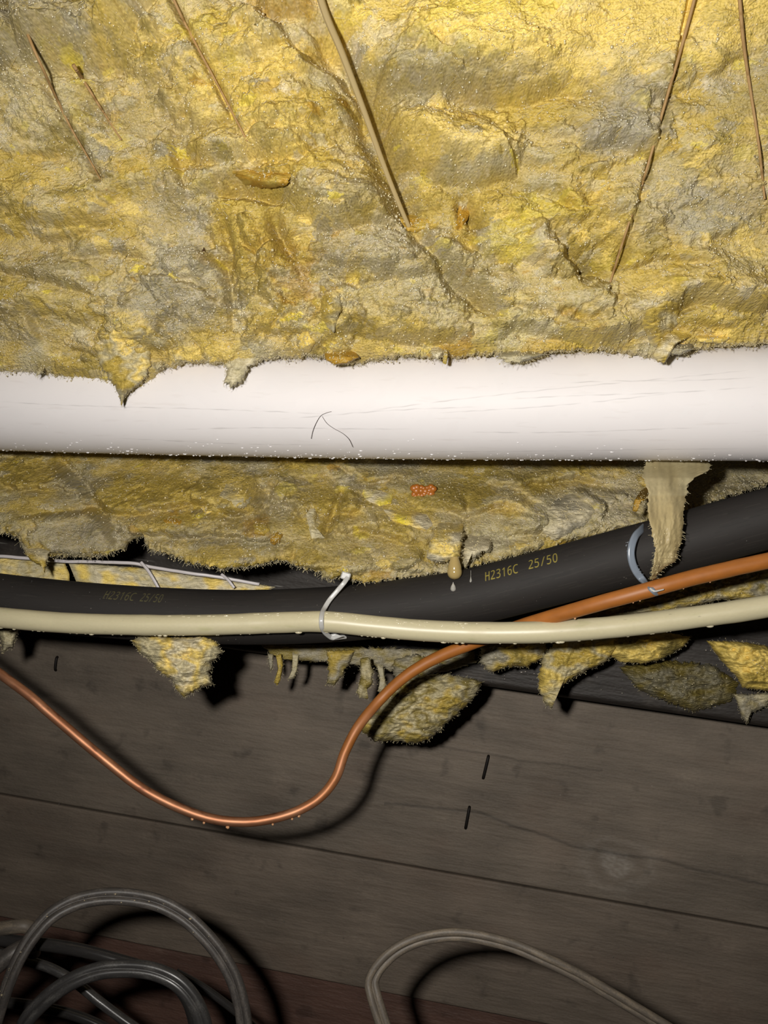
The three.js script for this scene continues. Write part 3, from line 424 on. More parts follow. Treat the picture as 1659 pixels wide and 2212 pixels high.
// orange resin lump
{ const m = new THREE.MeshPhysicalMaterial({ color: new THREE.Color().setRGB(.40, .13, .018), roughness: .34, ior: 1.6 }), r = new THREE.Group(), gs = [], rnd = mulberry(8);
  for (let i = 0; i < 46; i++) { const g = new THREE.IcosahedronGeometry(1, 3), s = .0008 + .0012 * rnd(), q = rnd(), p = at(892 + 44 * q, 1052 + 10 * q * 0 + (30 - 14 * q) * rnd(), lower.userData.surface(910, 1065) - .001 - .0008 * rnd()); g.scale(s, s * .9, s * .8); g.translate(p.x, p.y, p.z); gs.push(g); }
  part(r, 'lump', mergeGeometries(gs), m); put(r, 'resin_lump', 'glossy orange lump of resin stuck in the glass wool below the pipe', 'resin'); }
// long shred hanging over the hose
{ const rows = [[985, 1400, 1520, .425], [1005, 1394, 1536, .418], [1018, 1390, 1528, .412], [1032, 1388, 1500, .405], [1050, 1396, 1484, .400], [1066, 1402, 1484, .396], [1090, 1398, 1478, .391], [1120, 1402, 1476, .387], [1150, 1408, 1475, .385], [1172, 1412, 1472, .384], [1190, 1416, 1464, .384], [1204, 1413, 1464, .3845], [1216, 1412, 1454, .385], [1226, 1410, 1436, .386], [1238, 1407, 1424, .387], [1252, 1404, 1412, .388]];
  const n = 120, m = 36, pos = [], col = [], uv = [], idx = [];
  for (const side of [1, -1]) { const k0 = pos.length / 3;
    for (let i = 0; i <= n; i++) { const q = i / n * (rows.length - 1), a = Math.min(rows.length - 2, Math.floor(q)), f = q - a, r = rows[a].map((v, k) => lerp(v, rows[a + 1][k], f));
      for (let j = 0; j <= m; j++) { const t = j / m, e = Math.sqrt(Math.max(0, 1 - (2 * t - 1) ** 4)), rg = 4 * noise(i * .25, 3) + 3 * noise(i * .8, 6), rg2 = 4 * noise(i * .25, 13) + 3 * noise(i * .8, 16), x = lerp(r[1] + rg, r[2] + rg2, t), y = r[0];
        const d = r[3] - side * .0009 * e - .0022 * noise(x * .03, y * .012) - (side > 0 ? .0005 * noise(x * .12, y * .03) + .0003 * noise(x * .3, y * .12) : 0) + (t - .5) * .004, p = at(x, y, d); pos.push(p.x, p.y, p.z); uv.push(p.y * 14, p.x * 14);
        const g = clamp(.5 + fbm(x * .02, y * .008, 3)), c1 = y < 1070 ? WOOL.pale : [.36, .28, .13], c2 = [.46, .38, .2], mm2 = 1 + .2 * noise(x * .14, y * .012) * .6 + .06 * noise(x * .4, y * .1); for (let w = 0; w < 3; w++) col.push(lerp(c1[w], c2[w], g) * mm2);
        if (i < n && j < m) { const k = k0 + i * (m + 1) + j; side > 0 ? idx.push(k, k + m + 1, k + 1, k + 1, k + m + 1, k + m + 2) : idx.push(k, k + 1, k + m + 1, k + 1, k + m + 2, k + m + 1); } } } }
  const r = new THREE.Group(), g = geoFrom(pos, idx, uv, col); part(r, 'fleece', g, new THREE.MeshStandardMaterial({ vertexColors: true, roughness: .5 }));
  const rnd = mulberry(99), ms = [], bs = [], v = new THREE.Vector3();
  for (let i = 0; i < 110; i++) { const row = Math.floor(rnd() * n), sd = rnd() < .5, k = row * (m + 1) + (sd ? 0 : m), a = new THREE.Vector3(pos[3 * k], pos[3 * k + 1], pos[3 * k + 2]), d = v.set(sd ? -1 : 1, -.9 * rnd(), rnd() * .5).normalize().clone(), L = .0005 + .0012 * rnd() ** 2; ms.push(M4(a.addScaledVector(d, L * .4), d, L, .00007)); }
  stuffInstances(r, 'frayed_fibres', fibreGeo, new THREE.MeshStandardMaterial({ color: new THREE.Color().setRGB(...WOOL.pale), roughness: .5 }), ms);
  for (let i = 0; i < 40; i++) { const k = Math.floor(rnd() * (n + 1) * (m + 1)), s = .00012 + .0002 * rnd() ** 2; bs.push(new THREE.Matrix4().compose(new THREE.Vector3(pos[3 * k], pos[3 * k + 1], pos[3 * k + 2] + s * .5), new THREE.Quaternion(), v.set(s, s, s))); }
  stuffInstances(r, 'water_beads', beadGeo, beadMat, bs, beadCols(bs.length, rnd));
  put(r, 'insulation_scrap', 'long tan shred of wool hanging from the white pipe across the black hose', 'insulation'); }

// ---------------------------------------------------------------- white pipe
{ const w = 2048, h = 1024;                   // the whole pipe, once round
  const scr = [[.53, .458, .86, .572], [.66, .488, .86, .522], [.60, .452, .80, .505], [.53, .325, .86, .34], [.19, .478, .52, .448], [.46, .44, .64, .475], [.36, .40, .58, .415], [.70, .53, .86, .548], [.30, .36, .5, .35], [.62, .40, .82, .41]];
  const map = tex(w, h, (x, y) => { const u = x / w, v = y / h; let m = 1 + .02 * fbm(u * 30, v * 12, 3), k = 0;
    scr.forEach(([a, b, c, d], i) => { if (u > a && u < c) { const t = (u - a) / (c - a), yy = lerp(b, d, t) + .004 * Math.sin(t * 5 + i) + .0015 * noise(u * 90, i), e = Math.abs(v - yy) * h; if (e < 2.2) k = Math.max(k, (1 - e / 2.2) * .28 * clamp(.6 + 1.1 * noise(u * 60 + i * 7, i)) * Math.min(1, t * 8, (1 - t) * 8)); } });
    const sp = noise(u * 420, v * 130); if (sp > .93) k = Math.max(k, (sp - .93) * 2.2);
    const smear = clamp(fbm(u * 26 + 5, v * 60, 4) * 3 - .85) * .07; k += smear; m *= 1 - k; return [.775 * m, .745 * m * (1 - smear * .15), .745 * m * (1 - smear * .3)]; });
  
  const pts = [[-330, 846, .473], [0, 861, .4585], [400, 868, .444], [830, 872, .429], [1250, 870, .414], [1659, 868, .400], [2000, 866, .388]];
  const g = sweep(PX(pts), () => .0241, { n: 160, m: 96 }), r = new THREE.Group(); map.repeat.set(1 / g.userData.len, 1);
  part(r, 'tube', g, new THREE.MeshPhysicalMaterial({ map, roughness: .55, ior: 1.4 }));
  const rnd = mulberry(61), bs = [], v = new THREE.Vector3(), c = g.userData.curve, q = new THREE.Quaternion();
  for (let i = 0; i < 1300; i++) { const t = rnd(), low = rnd() < .8, a = low ? lerp(-.35, -1.0, rnd() ** .55) * Math.PI / 2 * 1.12 : (rnd() - .2) * 1.5, p = c.getPointAt(t); if (!low && fbm(t * 30, a, 2) < .05) continue; const s = lerp(.00013, .00062, rnd() ** 3.2) * (low ? 1 : .6);
    bs.push(new THREE.Matrix4().compose(new THREE.Vector3(p.x, p.y + .0241 * Math.sin(a), p.z + .0241 * Math.cos(a)), q, v.set(s * lerp(.8, 1.5, rnd()), s * .8, s * .5))); }
  stuffInstances(r, 'water_beads', beadGeo, new THREE.MeshPhysicalMaterial({ color: new THREE.Color().setRGB(.74, .72, .72), roughness: .22, ior: 1.45 }), bs);
  put(r, 'drain_pipe', 'thick scratched white plastic pipe running across the glass wool', 'pipe'); }
// dark hair stuck to the pipe
{ const on = (x, y) => { const cy = lerp(868, 872, x / 830), dy = -(y - cy) * .405 / F, zc = lerp(.4585, .429, x / 830); return at(x, y, zc - Math.sqrt(Math.max(0, .0243 ** 2 - dy * dy)) - .0002); };
  const r = new THREE.Group(), hm = new THREE.MeshStandardMaterial({ color: 0x4a3e3c, roughness: .6 });
  const L1 = [[672, 948], [676, 930], [684, 912], [694, 898], [708, 892], [716, 890]], L2 = [[696, 900], [706, 914], [722, 926], [742, 938], [754, 950], [762, 966]];
  for (const L of [L1, L2]) part(r, 'strand', sweep(L.map(([x, y]) => on(x, y)), () => .0001, { n: 50, m: 6, wobble: .0006 }), hm);
  put(r, 'hair_strand', 'thin dark crooked hair stuck to the front of the white pipe', 'hair'); }

// ---------------------------------------------------------------- black insulated hose with its print
const hosePts = [[-330, 1245, .476], [0, 1296, .462], [250, 1321, .455], [500, 1333, .448], [700, 1328, .441], [850, 1314, .436], [1000, 1293, .430], [1150, 1257, .424], [1300, 1217, .418], [1450, 1177, .411], [1659, 1120, .402], [2000, 1030, .39]];
{ const g = sweep(PX(hosePts), () => .0124, { n: 240, m: 64 }), c = g.userData.curve, len = g.userData.len;
  const uAt = x => { let best = 0, bd = 1e9; for (let i = 0; i <= 1500; i++) { const p = c.getPointAt(i / 1500), X = CX + F * p.x / -p.z; if (Math.abs(X - x) < bd) { bd = Math.abs(X - x); best = i / 1500; } } return best; };
  const cv = document.createElement('canvas'); cv.width = 2048; cv.height = 512; const x2 = cv.getContext('2d');
  x2.fillStyle = '#262321'; x2.fillRect(0, 0, 2048, 512);
  const rnd = mulberry(4); for (let i = 0; i < 2600; i++) { x2.fillStyle = rnd() < .5 ? '#211f1d' : '#2d2a27'; x2.fillRect(rnd() * 2048, rnd() * 512, 2 + rnd() * 40, 1 + rnd() * 2); }
  for (let i = 0; i < 90; i++) { x2.fillStyle = '#6a655f'; const s = .6 + rnd() * 1.2; x2.fillRect(rnd() * 2048, rnd() * 512, s, s * 2); }
  const print = (xa, xb, v, colr, txt) => { const a = uAt(xa) * 2048, b = uAt(xb) * 2048, hpx = .0047 / (.0124 * 2 * Math.PI) * 512; x2.save(); x2.font = '60px monospace'; x2.fillStyle = colr; const w = x2.measureText(txt).width; x2.translate(a, (1 - v) * 512); x2.scale((b - a) / w, hpx / 44); x2.transform(1, 0, -.22, 1, 0, 0); x2.textBaseline = 'middle'; x2.fillText(txt, 0, 0); x2.restore(); };
  print(1061, 1132, .5 + 41 / 360, '#9a8c3c', 'H2316C'); print(1154, 1217, .5 + 43 / 360, '#9a8c3c', '25/50');
  print(240, 306, .5 + 43 / 360, '#565233', 'H2316C'); print(318, 366, .5 + 43 / 360, '#565233', '25/50');
  const t = new THREE.CanvasTexture(cv); t.colorSpace = THREE.SRGBColorSpace; t.wrapS = t.wrapT = THREE.RepeatWrapping; t.repeat.set(1 / len, 1);
  const r = new THREE.Group(); part(r, 'foam_sleeve', g, new THREE.MeshPhysicalMaterial({ map: t, roughness: .7, ior: 1.4 }));
  const bs = [], v = new THREE.Vector3(); for (let i = 0; i < 130; i++) { const p = c.getPointAt(rnd()), a = (rnd() - .5) * 2.6, s = lerp(.0001, .0003, rnd() ** 3); bs.push(new THREE.Matrix4().compose(new THREE.Vector3(p.x, p.y + .0124 * Math.sin(a), p.z + .0124 * Math.cos(a)), new THREE.Quaternion(), v.set(s, s, s))); }
  stuffInstances(r, 'water_beads', beadGeo, beadMat, bs, beadCols(bs.length, rnd, [.08, .075, .07]));
  put(r, 'insulated_hose', 'black foam covered hose with yellow printed code sagging under the insulation', 'hose'); }

// ---------------------------------------------------------------- cream cable
{ const pts = [[-330, 1296, .452], [0, 1334, .437], [150, 1346, .434], [300, 1350, .431], [450, 1350, .428], [600, 1345, .425], [700, 1343, .421], [800, 1352, .419], [900, 1361, .417], [1000, 1366, .414], [1100, 1367, .410], [1200, 1364, .407], [1350, 1352, .404], [1500, 1333, .401], [1659, 1309, .397], [2000, 1240, .39]];
  const map = tex(1024, 128, (x, y) => { const m = 1 + .07 * fbm(x * .02, y * .05, 4) + .03 * noise(x * .3, y * .3), g = clamp(fbm(x * .03 + 30, y * .06, 3) * 3 - .9) * .3, d = noise(x * .12 + 60, y * .25) > .86 ? .72 : 1; return [.58 * m * (1 - g * .4) * d, .525 * m * (1 - g * .3) * d, .34 * m * (1 - g * .6) * d]; });
  map.repeat.set(2.2, 1);
  const g = sweep(PX(pts), (t, a) => .00455 * (1 + .02 * noise(t * 60, 2) + .02 * noise(t * 25, Math.cos(a) * 2)), { n: 260, m: 28 }), r = new THREE.Group(), c = g.userData.curve;
  part(r, 'sheath', g, new THREE.MeshPhysicalMaterial({ map, roughness: .38 }));
  const bs = [], rnd = mulberry(17), v = new THREE.Vector3();
  for (let i = 0; i < 70; i++) { const p = c.getPointAt(.12 + .7 * rnd()), s = lerp(.0003, .0011, rnd() ** 3); bs.push(new THREE.Matrix4().compose(new THREE.Vector3(p.x, p.y - .0043, p.z + .001), new THREE.Quaternion(), v.set(s * lerp(1, 2.2, rnd()), s * .8, s))); }
  for (let i = 0; i < 140; i++) { const p = c.getPointAt(.33 + .3 * rnd()), a = .5 + rnd() * .7, s = lerp(.0001, .0005, rnd() ** 2); bs.push(new THREE.Matrix4().compose(new THREE.Vector3(p.x, p.y + .0045 * Math.sin(a), p.z + .0045 * Math.cos(a)), new THREE.Quaternion(), v.set(s * 2, s * .5, s * .5))); }
  stuffInstances(r, 'water_drops', beadGeo, new THREE.MeshPhysicalMaterial({ color: new THREE.Color().setRGB(.66, .6, .42), roughness: .12, ior: 1.7 }), bs);
  put(r, 'sheathed_cable', 'cream plastic sheathed cable running wavy below the black hose', 'cable'); }
// ---------------------------------------------------------------- copper tube
{ const pts = [[2000, 1130, .386], [1659, 1211, .386], [1500, 1247, .388], [1400, 1275, .390], [1300, 1302, .396], [1150, 1345, .412], [1030, 1386, .425], [950, 1418, .43], [880, 1458, .432], [825, 1508, .433], [775, 1568, .427], [745, 1625, .424], [725, 1680, .421], [692, 1722, .419], [640, 1753, .417], [580, 1770, .416], [520, 1776, .415], [450, 1767, .414], [380, 1742, .413], [305, 1702, .412], [225, 1640, .412], [130, 1560, .414], [60, 1500, .416], [0, 1455, .42], [-90, 1385, .43], [-330, 1230, .46]];
  const len0 = new THREE.CatmullRomCurve3(PX(pts), false, 'centripetal').getLength(), w = 2048;
  const map = tex(w, 64, (x, y) => { const t = x / w, k = sst(.40, .60, t + .05 * noise(x * .02, y * .05)), st = clamp(.5 + fbm(x * .02, y * .04, 4) * 1.4), m = 1 + .2 * fbm(x * .05, y * .1, 3), a = [.35, .12, .02], b = [.36 + .12 * st, .15 + .08 * st, .075 + .05 * st]; const d = clamp(fbm(x * .04 + 9, y * .08, 3) * 3 - .6) * .5 * k; return [lerp(a[0], b[0], k) * m * (1 - d), lerp(a[1], b[1], k) * m * (1 - d * 1.1), lerp(a[2], b[2], k) * m * (1 - d)]; });
  map.repeat.set(1 / len0, 1);
  const metal = tex(256, 4, x => sst(.40, .60, x / 256) * .75, false); metal.repeat.set(1 / len0, 1);
  const g = sweep(PX(pts), t => lerp(.0032, .00205, sst(.2, .55, t)), { n: 420, m: 20, wobble: .0002 }), r = new THREE.Group();
  part(r, 'tube', g, new THREE.MeshStandardMaterial({ map, metalnessMap: metal, metalness: 1, roughness: .5 }));
  const bs = [], rnd = mulberry(31), v = new THREE.Vector3(), c = g.userData.curve;
  for (let i = 0; i < 16; i++) { const t = rnd() < .5 ? lerp(.15, .3, rnd()) : lerp(.5, .65, rnd()), p = c.getPointAt(t), s = lerp(.0003, .0007, rnd() ** 2); bs.push(new THREE.Matrix4().compose(new THREE.Vector3(p.x, p.y - lerp(.0032, .0023, sst(.2, .55, t)), p.z + .0005), new THREE.Quaternion(), v.set(s, s * 1.1, s))); }
  stuffInstances(r, 'water_drops', beadGeo, new THREE.MeshPhysicalMaterial({ color: new THREE.Color().setRGB(.6, .32, .16), roughness: .1, ior: 1.7 }), bs);
  put(r, 'copper_tube', 'orange brown copper tube crossing behind the cream cable and hanging in a loop below', 'tube'); }
// ---------------------------------------------------------------- cable ties
const tieMat = new THREE.MeshPhysicalMaterial({ color: new THREE.Color().setRGB(.72, .72, .70), roughness: .3, transmission: .35, thickness: 0, ior: 1.5 });
const tieMat2 = new THREE.MeshPhysicalMaterial({ color: new THREE.Color().setRGB(.36, .42, .50), roughness: .25, transmission: .45, thickness: 0, ior: 1.5 });
{ const r = new THREE.Group();
  part(r, 'strap', sweep(PX([[752, 1246, .4285], [744, 1258, .4265], [728, 1277, .4265], [712, 1296, .426], [702, 1312, .424], [696, 1325, .4185], [694, 1340, .4155], [695, 1354, .4165], [700, 1364, .4195], [708, 1372, .4225], [718, 1378, .4255], [730, 1377, .428], [748, 1375, .432]]), flat(.00105, .0004), { n: 120, m: 16 }), tieMat);
  const hd = new RoundedBoxGeometry(.0042, .0034, .003, 3, .0007), p = at(747, 1244, .4295); hd.rotateZ(-.3); hd.translate(p.x, p.y, p.z); part(r, 'head', hd, tieMat);
  const tl = scrapGeo([[712, 1370], [724, 1368], [742, 1375], [728, 1380], [720, 1383], [714, 1380]], .4245, .0006, ['cream'], { seed: 4, rag: 0 }); tl.deleteAttribute('color'); part(r, 'tail', tl, tieMat);
  put(r, 'cable_tie', 'white plastic tie binding the cream cable to the black hose near the middle', 'cable tie'); }
{ const r = new THREE.Group();
  part(r, 'strap', sweep(PX([[1392, 1138, .410], [1384, 1146, .4045], [1373, 1158, .4005], [1366, 1175, .3985], [1363, 1195, .398], [1366, 1215, .398], [1374, 1234, .3985], [1386, 1250, .399], [1398, 1264, .3925], [1408, 1274, .3855], [1416, 1281, .3865], [1424, 1279, .39]]), (t, a) => flat(lerp(.0016, .001, sst(.55, .9, t)), .0005)(t, a), { n: 120, m: 16 }), tieMat2);
  part(r, 'tail', sweep(PX([[1404, 1271, .3855], [1413, 1277, .3845], [1426, 1275, .3845], [1434, 1273, .3845]]), t => .0005 * (1 - .5 * t), { n: 30, m: 10 }), tieMat, 'clear frayed tail');
  const bs = [], rnd = mulberry(45), v = new THREE.Vector3();
  for (let i = 0; i < 70; i++) { const t = rnd(), p = at(lerp(1352, 1364, rnd()) + 26 * t * t, lerp(1170, 1240, t), .3985), s = .0001 + .0002 * rnd() ** 2; bs.push(new THREE.Matrix4().compose(p, new THREE.Quaternion(), v.set(s, s, s))); }
  stuffInstances(r, 'water_beads', beadGeo, beadMat, bs, beadCols(bs.length, rnd, [.25, .28, .32]));
  put(r, 'cable_tie', 'bluish translucent tie looped round the black hose beside the hanging tan shred', 'cable tie'); }
// ---------------------------------------------------------------- hanging drops
const dropGeo = (s, neck) => { const pts = []; for (let i = 0; i <= 24; i++) { const q = i / 24, y = -s + q * (2 * s + neck), r = y < .4 * s ? Math.sqrt(Math.max(0, s * s - y * y)) : lerp(.917 * s, (s > .002 ? .5 : .12) * s, sst(.4 * s, 2 * s + neck * .3, y)); pts.push(new THREE.Vector2(Math.max(1e-6, r), y)); } return new THREE.LatheGeometry(pts, 22); };
const dropMat = new THREE.MeshPhysicalMaterial({ color: new THREE.Color().setRGB(.8, .78, .7), roughness: .06, transmission: .55, thickness: .001, ior: 1.5 });
for (const [label, x, y, d, s, neck, mat] of [['clear water drop hanging from the tip of the wet wool over the hose', 979, 1272, .419, .0012, .0016, dropMat], ['small drop on a thread in front of the hose, right of the larger drop', 1017, 1258, .4195, .0006, .0045, dropMat], ['large amber drop swelling from the wet wool above the hose', 982, 1236, .4215, .0032, .0034, new THREE.MeshPhysicalMaterial({ color: new THREE.Color().setRGB(.42, .31, .12), roughness: .16, ior: 1.7 })]]) { const m = new THREE.Mesh(dropGeo(s, neck), mat); m.position.copy(at(x, y, d)); put(m, 'water_drop', label, 'water drop'); }
// ---------------------------------------------------------------- paler slabs behind the hose
const slabLook = { rag: .6, hairs: 60, beads: 20, back: .8 };
scrap('flat yellow and tan wool slab left behind the hose at the picture edge', null, [[-60, 1200], [0, 1204], [70, 1208], [140, 1216], [150, 1240], [150, 1275], [60, 1270], [-60, 1262]], .478, .0035, ['gold', 'pale', 'bright'], slabLook);
scrap('long thin yellow wool sliver between the black timber and the hose', null, [[148, 1216], [220, 1220], [300, 1226], [400, 1240], [500, 1254], [560, 1262], [596, 1268], [560, 1285], [400, 1296], [250, 1290], [170, 1270], [158, 1240]], .477, .0035, ['bright', 'pale', 'cream', 'bright'], slabLook);
// pale twine across the timber
{ const m = new THREE.MeshPhysicalMaterial({ color: new THREE.Color().setRGB(.66, .62, .62), roughness: .35, transmission: .2, thickness: 0 });
  const a = new THREE.Mesh(sweep(PX([[-120, 1196, .476], [0, 1202, .472], [60, 1206, .4715], [130, 1212, .471], [200, 1214, .4705], [290, 1217, .4705], [330, 1226, .471], [420, 1240, .471], [480, 1248, .472], [560, 1262, .474]]), flat(.00085, .0003), { n: 160, m: 12, wobble: .0004 }), m); put(a, 'plastic_ribbon', 'pale plastic ribbon lying along the black timber above the yellow sliver', 'ribbon');
  const b = new THREE.Mesh(sweep(PX([[304, 1214, .470], [318, 1230, .4695], [332, 1252, .469], [346, 1278, .469]]), flat(.0008, .0003), { n: 50, m: 12 }), m); put(b, 'plastic_ribbon', 'short pale ribbon strip slanting across the yellow sliver down to the hose', 'ribbon');
  const c = new THREE.Mesh(sweep(PX([[478, 1240, .4705], [492, 1252, .4695], [506, 1270, .469]]), flat(.0007, .0003), { n: 40, m: 12 }), m); put(c, 'plastic_ribbon', 'grey ribbon end over the right tip of the yellow sliver', 'ribbon'); }
// ---------------------------------------------------------------- scraps hanging below the cables
scrap('pale triangular wool tuft hanging just under the cream cable on the left', null, [[286, 1384], [300, 1376], [340, 1374], [380, 1377], [440, 1374], [466, 1384], [479, 1410], [458, 1430], [454, 1452], [458, 1478], [432, 1486], [398, 1506], [386, 1496], [372, 1470], [345, 1450], [318, 1420], [300, 1408]], .442, .009, ['pale', 'cream', 'bright', 'pale'], { rag: 4, hairs: 700, beads: 60 });
scrap('large wet grey and yellow wool clump hanging behind the copper tube at centre', null, [[838, 1484], [880, 1460], [960, 1455], [1020, 1466], [1042, 1474], [1024, 1508], [984, 1546], [968, 1560], [940, 1588], [904, 1606], [850, 1600], [812, 1602], [780, 1580], [776, 1560], [808, 1545], [832, 1512]], .487, .010, ['olive', 'gold', 'pale', 'olive', 'pale'], { rag: 4, hairs: 380, beads: 70 });
scrap('dim grey wool shred just above the large wet clump', null, [[850, 1425], [900, 1412], [960, 1436], [930, 1462], [880, 1474], [850, 1464]], .497, .006, ['grey', 'olive', 'grey'], { rag: 5 });
scrap('tiny yellow wool drip under the timber, second of the thin wool wisps', 'wool wisps', [[596, 1416], [608, 1412], [612, 1436], [606, 1470], [598, 1482], [592, 1474], [600, 1446]], .495, .0025, ['pale', 'gold'], { rag: 1.5, hairs: 60, beads: 6 });
scrap('faint wool wisp leftmost of the thin wisps under the timber', null, [[578, 1412], [590, 1412], [590, 1440], [584, 1452], [580, 1432]], .5, .002, ['olive', 'grey'], { rag: 1.5, hairs: 60, beads: 4 });
scrap('thin bent wool wisp between the yellow drip and the ragged wool flap', null, [[632, 1412], [646, 1414], [642, 1448], [634, 1466], [622, 1468], [630, 1448]], .497, .002, ['grey', 'pale'], { rag: 1.5, hairs: 60, beads: 4 });
scrap('ragged olive wool flap hanging under the timber left of the copper bend', null, [[704, 1404], [768, 1404], [756, 1430], [742, 1455], [722, 1482], [706, 1476], [710, 1440]], .497, .004, ['olive', 'grey', 'gold'], { rag: 4, hairs: 200, beads: 10 });
scrap('yellow wool strand hanging beside the upper bend of the copper tube', null, [[778, 1422], [798, 1418], [806, 1452], [804, 1478], [790, 1492], [796, 1510], [776, 1508], [770, 1494], [778, 1466]], .483, .004, ['gold', 'pale', 'olive'], { rag: 3, hairs: 180, beads: 14 });
scrap('small pale wisp between the yellow strand and the large clump', null, [[814, 1436], [828, 1440], [834, 1480], [830, 1500], [816, 1494], [820, 1468]], .487, .002, ['grey', 'pale'], { rag: 2, hairs: 80, beads: 6 });
scrap('olive wool lump under the cream cable right of the copper tube', null, [[1036, 1400], [1060, 1378], [1130, 1378], [1180, 1384], [1176, 1420], [1140, 1440], [1096, 1440], [1060, 1454], [1040, 1436]], .480, .007, ['olive', 'gold', 'grey'], { rag: 5, hairs: 300 });
scrap('torn yellow wool tuft tapering to a ragged tip under the cream cable', null, [[1172, 1420], [1200, 1386], [1260, 1376], [1330, 1380], [1334, 1400], [1306, 1432], [1250, 1456], [1216, 1480], [1200, 1500], [1192, 1530], [1178, 1522], [1164, 1490], [1164, 1458]], .470, .008, ['gold', 'bright', 'pale', 'gold'], { rag: 4, hairs: 420, beads: 40 });
scrap('yellow domed wool lump tucked under the cream cable on the right', null, [[1306, 1380], [1360, 1372], [1440, 1366], [1492, 1376], [1478, 1396], [1430, 1424], [1390, 1434], [1340, 1430], [1312, 1412]], .474, .008, ['gold', 'bright', 'olive'], { rag: 3, hairs: 240 });
scrap('bright yellow wool wedge at the right picture edge under the timber', null, [[1526, 1384], [1600, 1386], [1700, 1402], [1760, 1420], [1740, 1490], [1650, 1492], [1604, 1486], [1590, 1460], [1560, 1430]], .470, .010, ['bright', 'gold', 'bright'], { rag: 3, hairs: 300 });
scrap('dim grey olive wool lump below the yellow domed lump', null, [[1336, 1440], [1440, 1426], [1540, 1436], [1600, 1476], [1582, 1516], [1500, 1538], [1440, 1516], [1380, 1490]], .498, .008, ['olive', 'grey', 'olive'], { tone: 'olive', rag: 6, hairs: 300, beads: 70, mat: new THREE.MeshPhysicalMaterial({ vertexColors: true, color: 0xc8c8be, roughness: .5, bumpMap: BUMP, bumpScale: .0006 }) });
scrap('small olive wool tip hanging at the right picture edge', null, [[1586, 1500], [1680, 1496], [1656, 1526], [1624, 1540], [1614, 1562], [1602, 1548]], .488, .004, ['olive', 'grey', 'pale'], { rag: 3, hairs: 200 });
scrap('long olive wool strip between the orange tube and the cream cable on the right', null, [[1150, 1352], [1180, 1328], [1300, 1296], [1450, 1260], [1660, 1222], [1800, 1190], [1820, 1268], [1660, 1292], [1560, 1296], [1480, 1312], [1420, 1326], [1340, 1330], [1240, 1348]], .447, .006, ['olive', 'grey', 'gold', 'pale'], { rag: 4, hairs: 500, beads: 160 });
scrap('small dim wool tuft under the cream cable at the left picture edge', null, [[-14, 1340], [44, 1346], [36, 1372], [28, 1398], [6, 1410], [2, 1380]], .485, .005, ['grey', 'pale'], { rag: 4, hairs: 300, beads: 10 });
scrap('dim olive wool fringe under the timber behind the yellow strand', null, [[560, 1390], [700, 1394], [860, 1400], [1020, 1406], [1030, 1430], [960, 1452], [880, 1456], [800, 1440], [700, 1430], [600, 1424]], .502, .004, ['olive', 'grey', 'olive'], { tone: 'olive', rag: 9, hairs: 320, beads: 60 });
// sparkle of water on the board and timber
{ const r = new THREE.Group(), rnd = mulberry(91), bs = [], v = new THREE.Vector3(), q = new THREE.Quaternion();
  for (let i = 0; i < 190; i++) { const x = rnd() * 1659, y = 1440 + 700 * rnd() ** 1.8, p = onPlane(WALL, x, y), s = lerp(.00012, .00042, rnd() ** 3); p.addScaledVector(ez, s * .3); bs.push(new THREE.Matrix4().compose(p, q, v.set(s, s, s))); }
  stuffInstances(r, 'drops', beadGeo, beadMat, bs, beadCols(bs.length, rnd, [.17, .15, .13])); r.userData.kind = 'stuff'; put(r, 'water_beads', 'scattered tiny water beads on the dark wall boards', 'water'); }
{ const r = new THREE.Group(), rnd = mulberry(92), bs = [], v = new THREE.Vector3(), q = new THREE.Quaternion();
  for (let i = 0; i < 260; i++) { const x = rnd() * 1659, y = (x < 720 ? lerp(1160, 1260, rnd()) : lerp(1370, 1500, rnd())) , p = onPlane(WALL, x, y); const k = (.04 + .0004) ; const dir = p.clone().normalize(); p.addScaledVector(dir, -k / Math.abs(dir.dot(ez))); const s = lerp(.0001, .0006, rnd() ** 4); bs.push(new THREE.Matrix4().compose(p, q, v.set(s * lerp(1, 2, rnd()), s, s))); }
  stuffInstances(r, 'drops', beadGeo, beadMat, bs, beadCols(bs.length, rnd, [.17, .15, .13])); r.userData.kind = 'stuff'; put(r, 'water_beads', 'water beads clinging to the black wet timber behind the hose', 'water'); }
// ---------------------------------------------------------------- rusty support wires pressed into the wool
const wireMat = new THREE.MeshStandardMaterial({ color: new THREE.Color().setRGB(.36, .22, .085), roughness: .7 });
const strapMat = new THREE.MeshPhysicalMaterial({ color: new THREE.Color().setRGB(.60, .48, .22), roughness: .7, transmission: .5, thickness: 0 });
const surf = (x, y) => upper.userData.surface(x, y);
function wire(label, pts, r0, r1, lift, mat = wireMat, name = 'support_wire', section, win = 4) {
  const c = new THREE.CatmullRomCurve3(pts.map(([x, y]) => new THREE.Vector3(x, y, 0))), P2 = [], ds = [];
  for (let i = 0; i <= 60; i++) { const p = c.getPoint(i / 60); P2.push(p); ds.push(surf(p.x, p.y)); }
  const sm = ds.map((_, i) => { let s = 0, n = 0, mn = 1e9; for (let k = -win; k <= win; k++) if (ds[i + k] !== undefined) { s += ds[i + k]; n++; mn = Math.min(mn, ds[i + k]); } return lerp(s / n, mn, .5); });
  const g = sweep(P2.map((p, i) => at(p.x, p.y, lift === 'straight' ? lerp(surf(700, 0) - .004, surf(884, 492) - .0025, clamp((p.y - 0) / 492, -.3, 1)) : sm[i] - lift)), section ?? (t => lerp(r0, r1, t)), { n: 160, m: 12, wobble: .0003 });
  put(new THREE.Mesh(g, mat), name, label, 'wire');
}
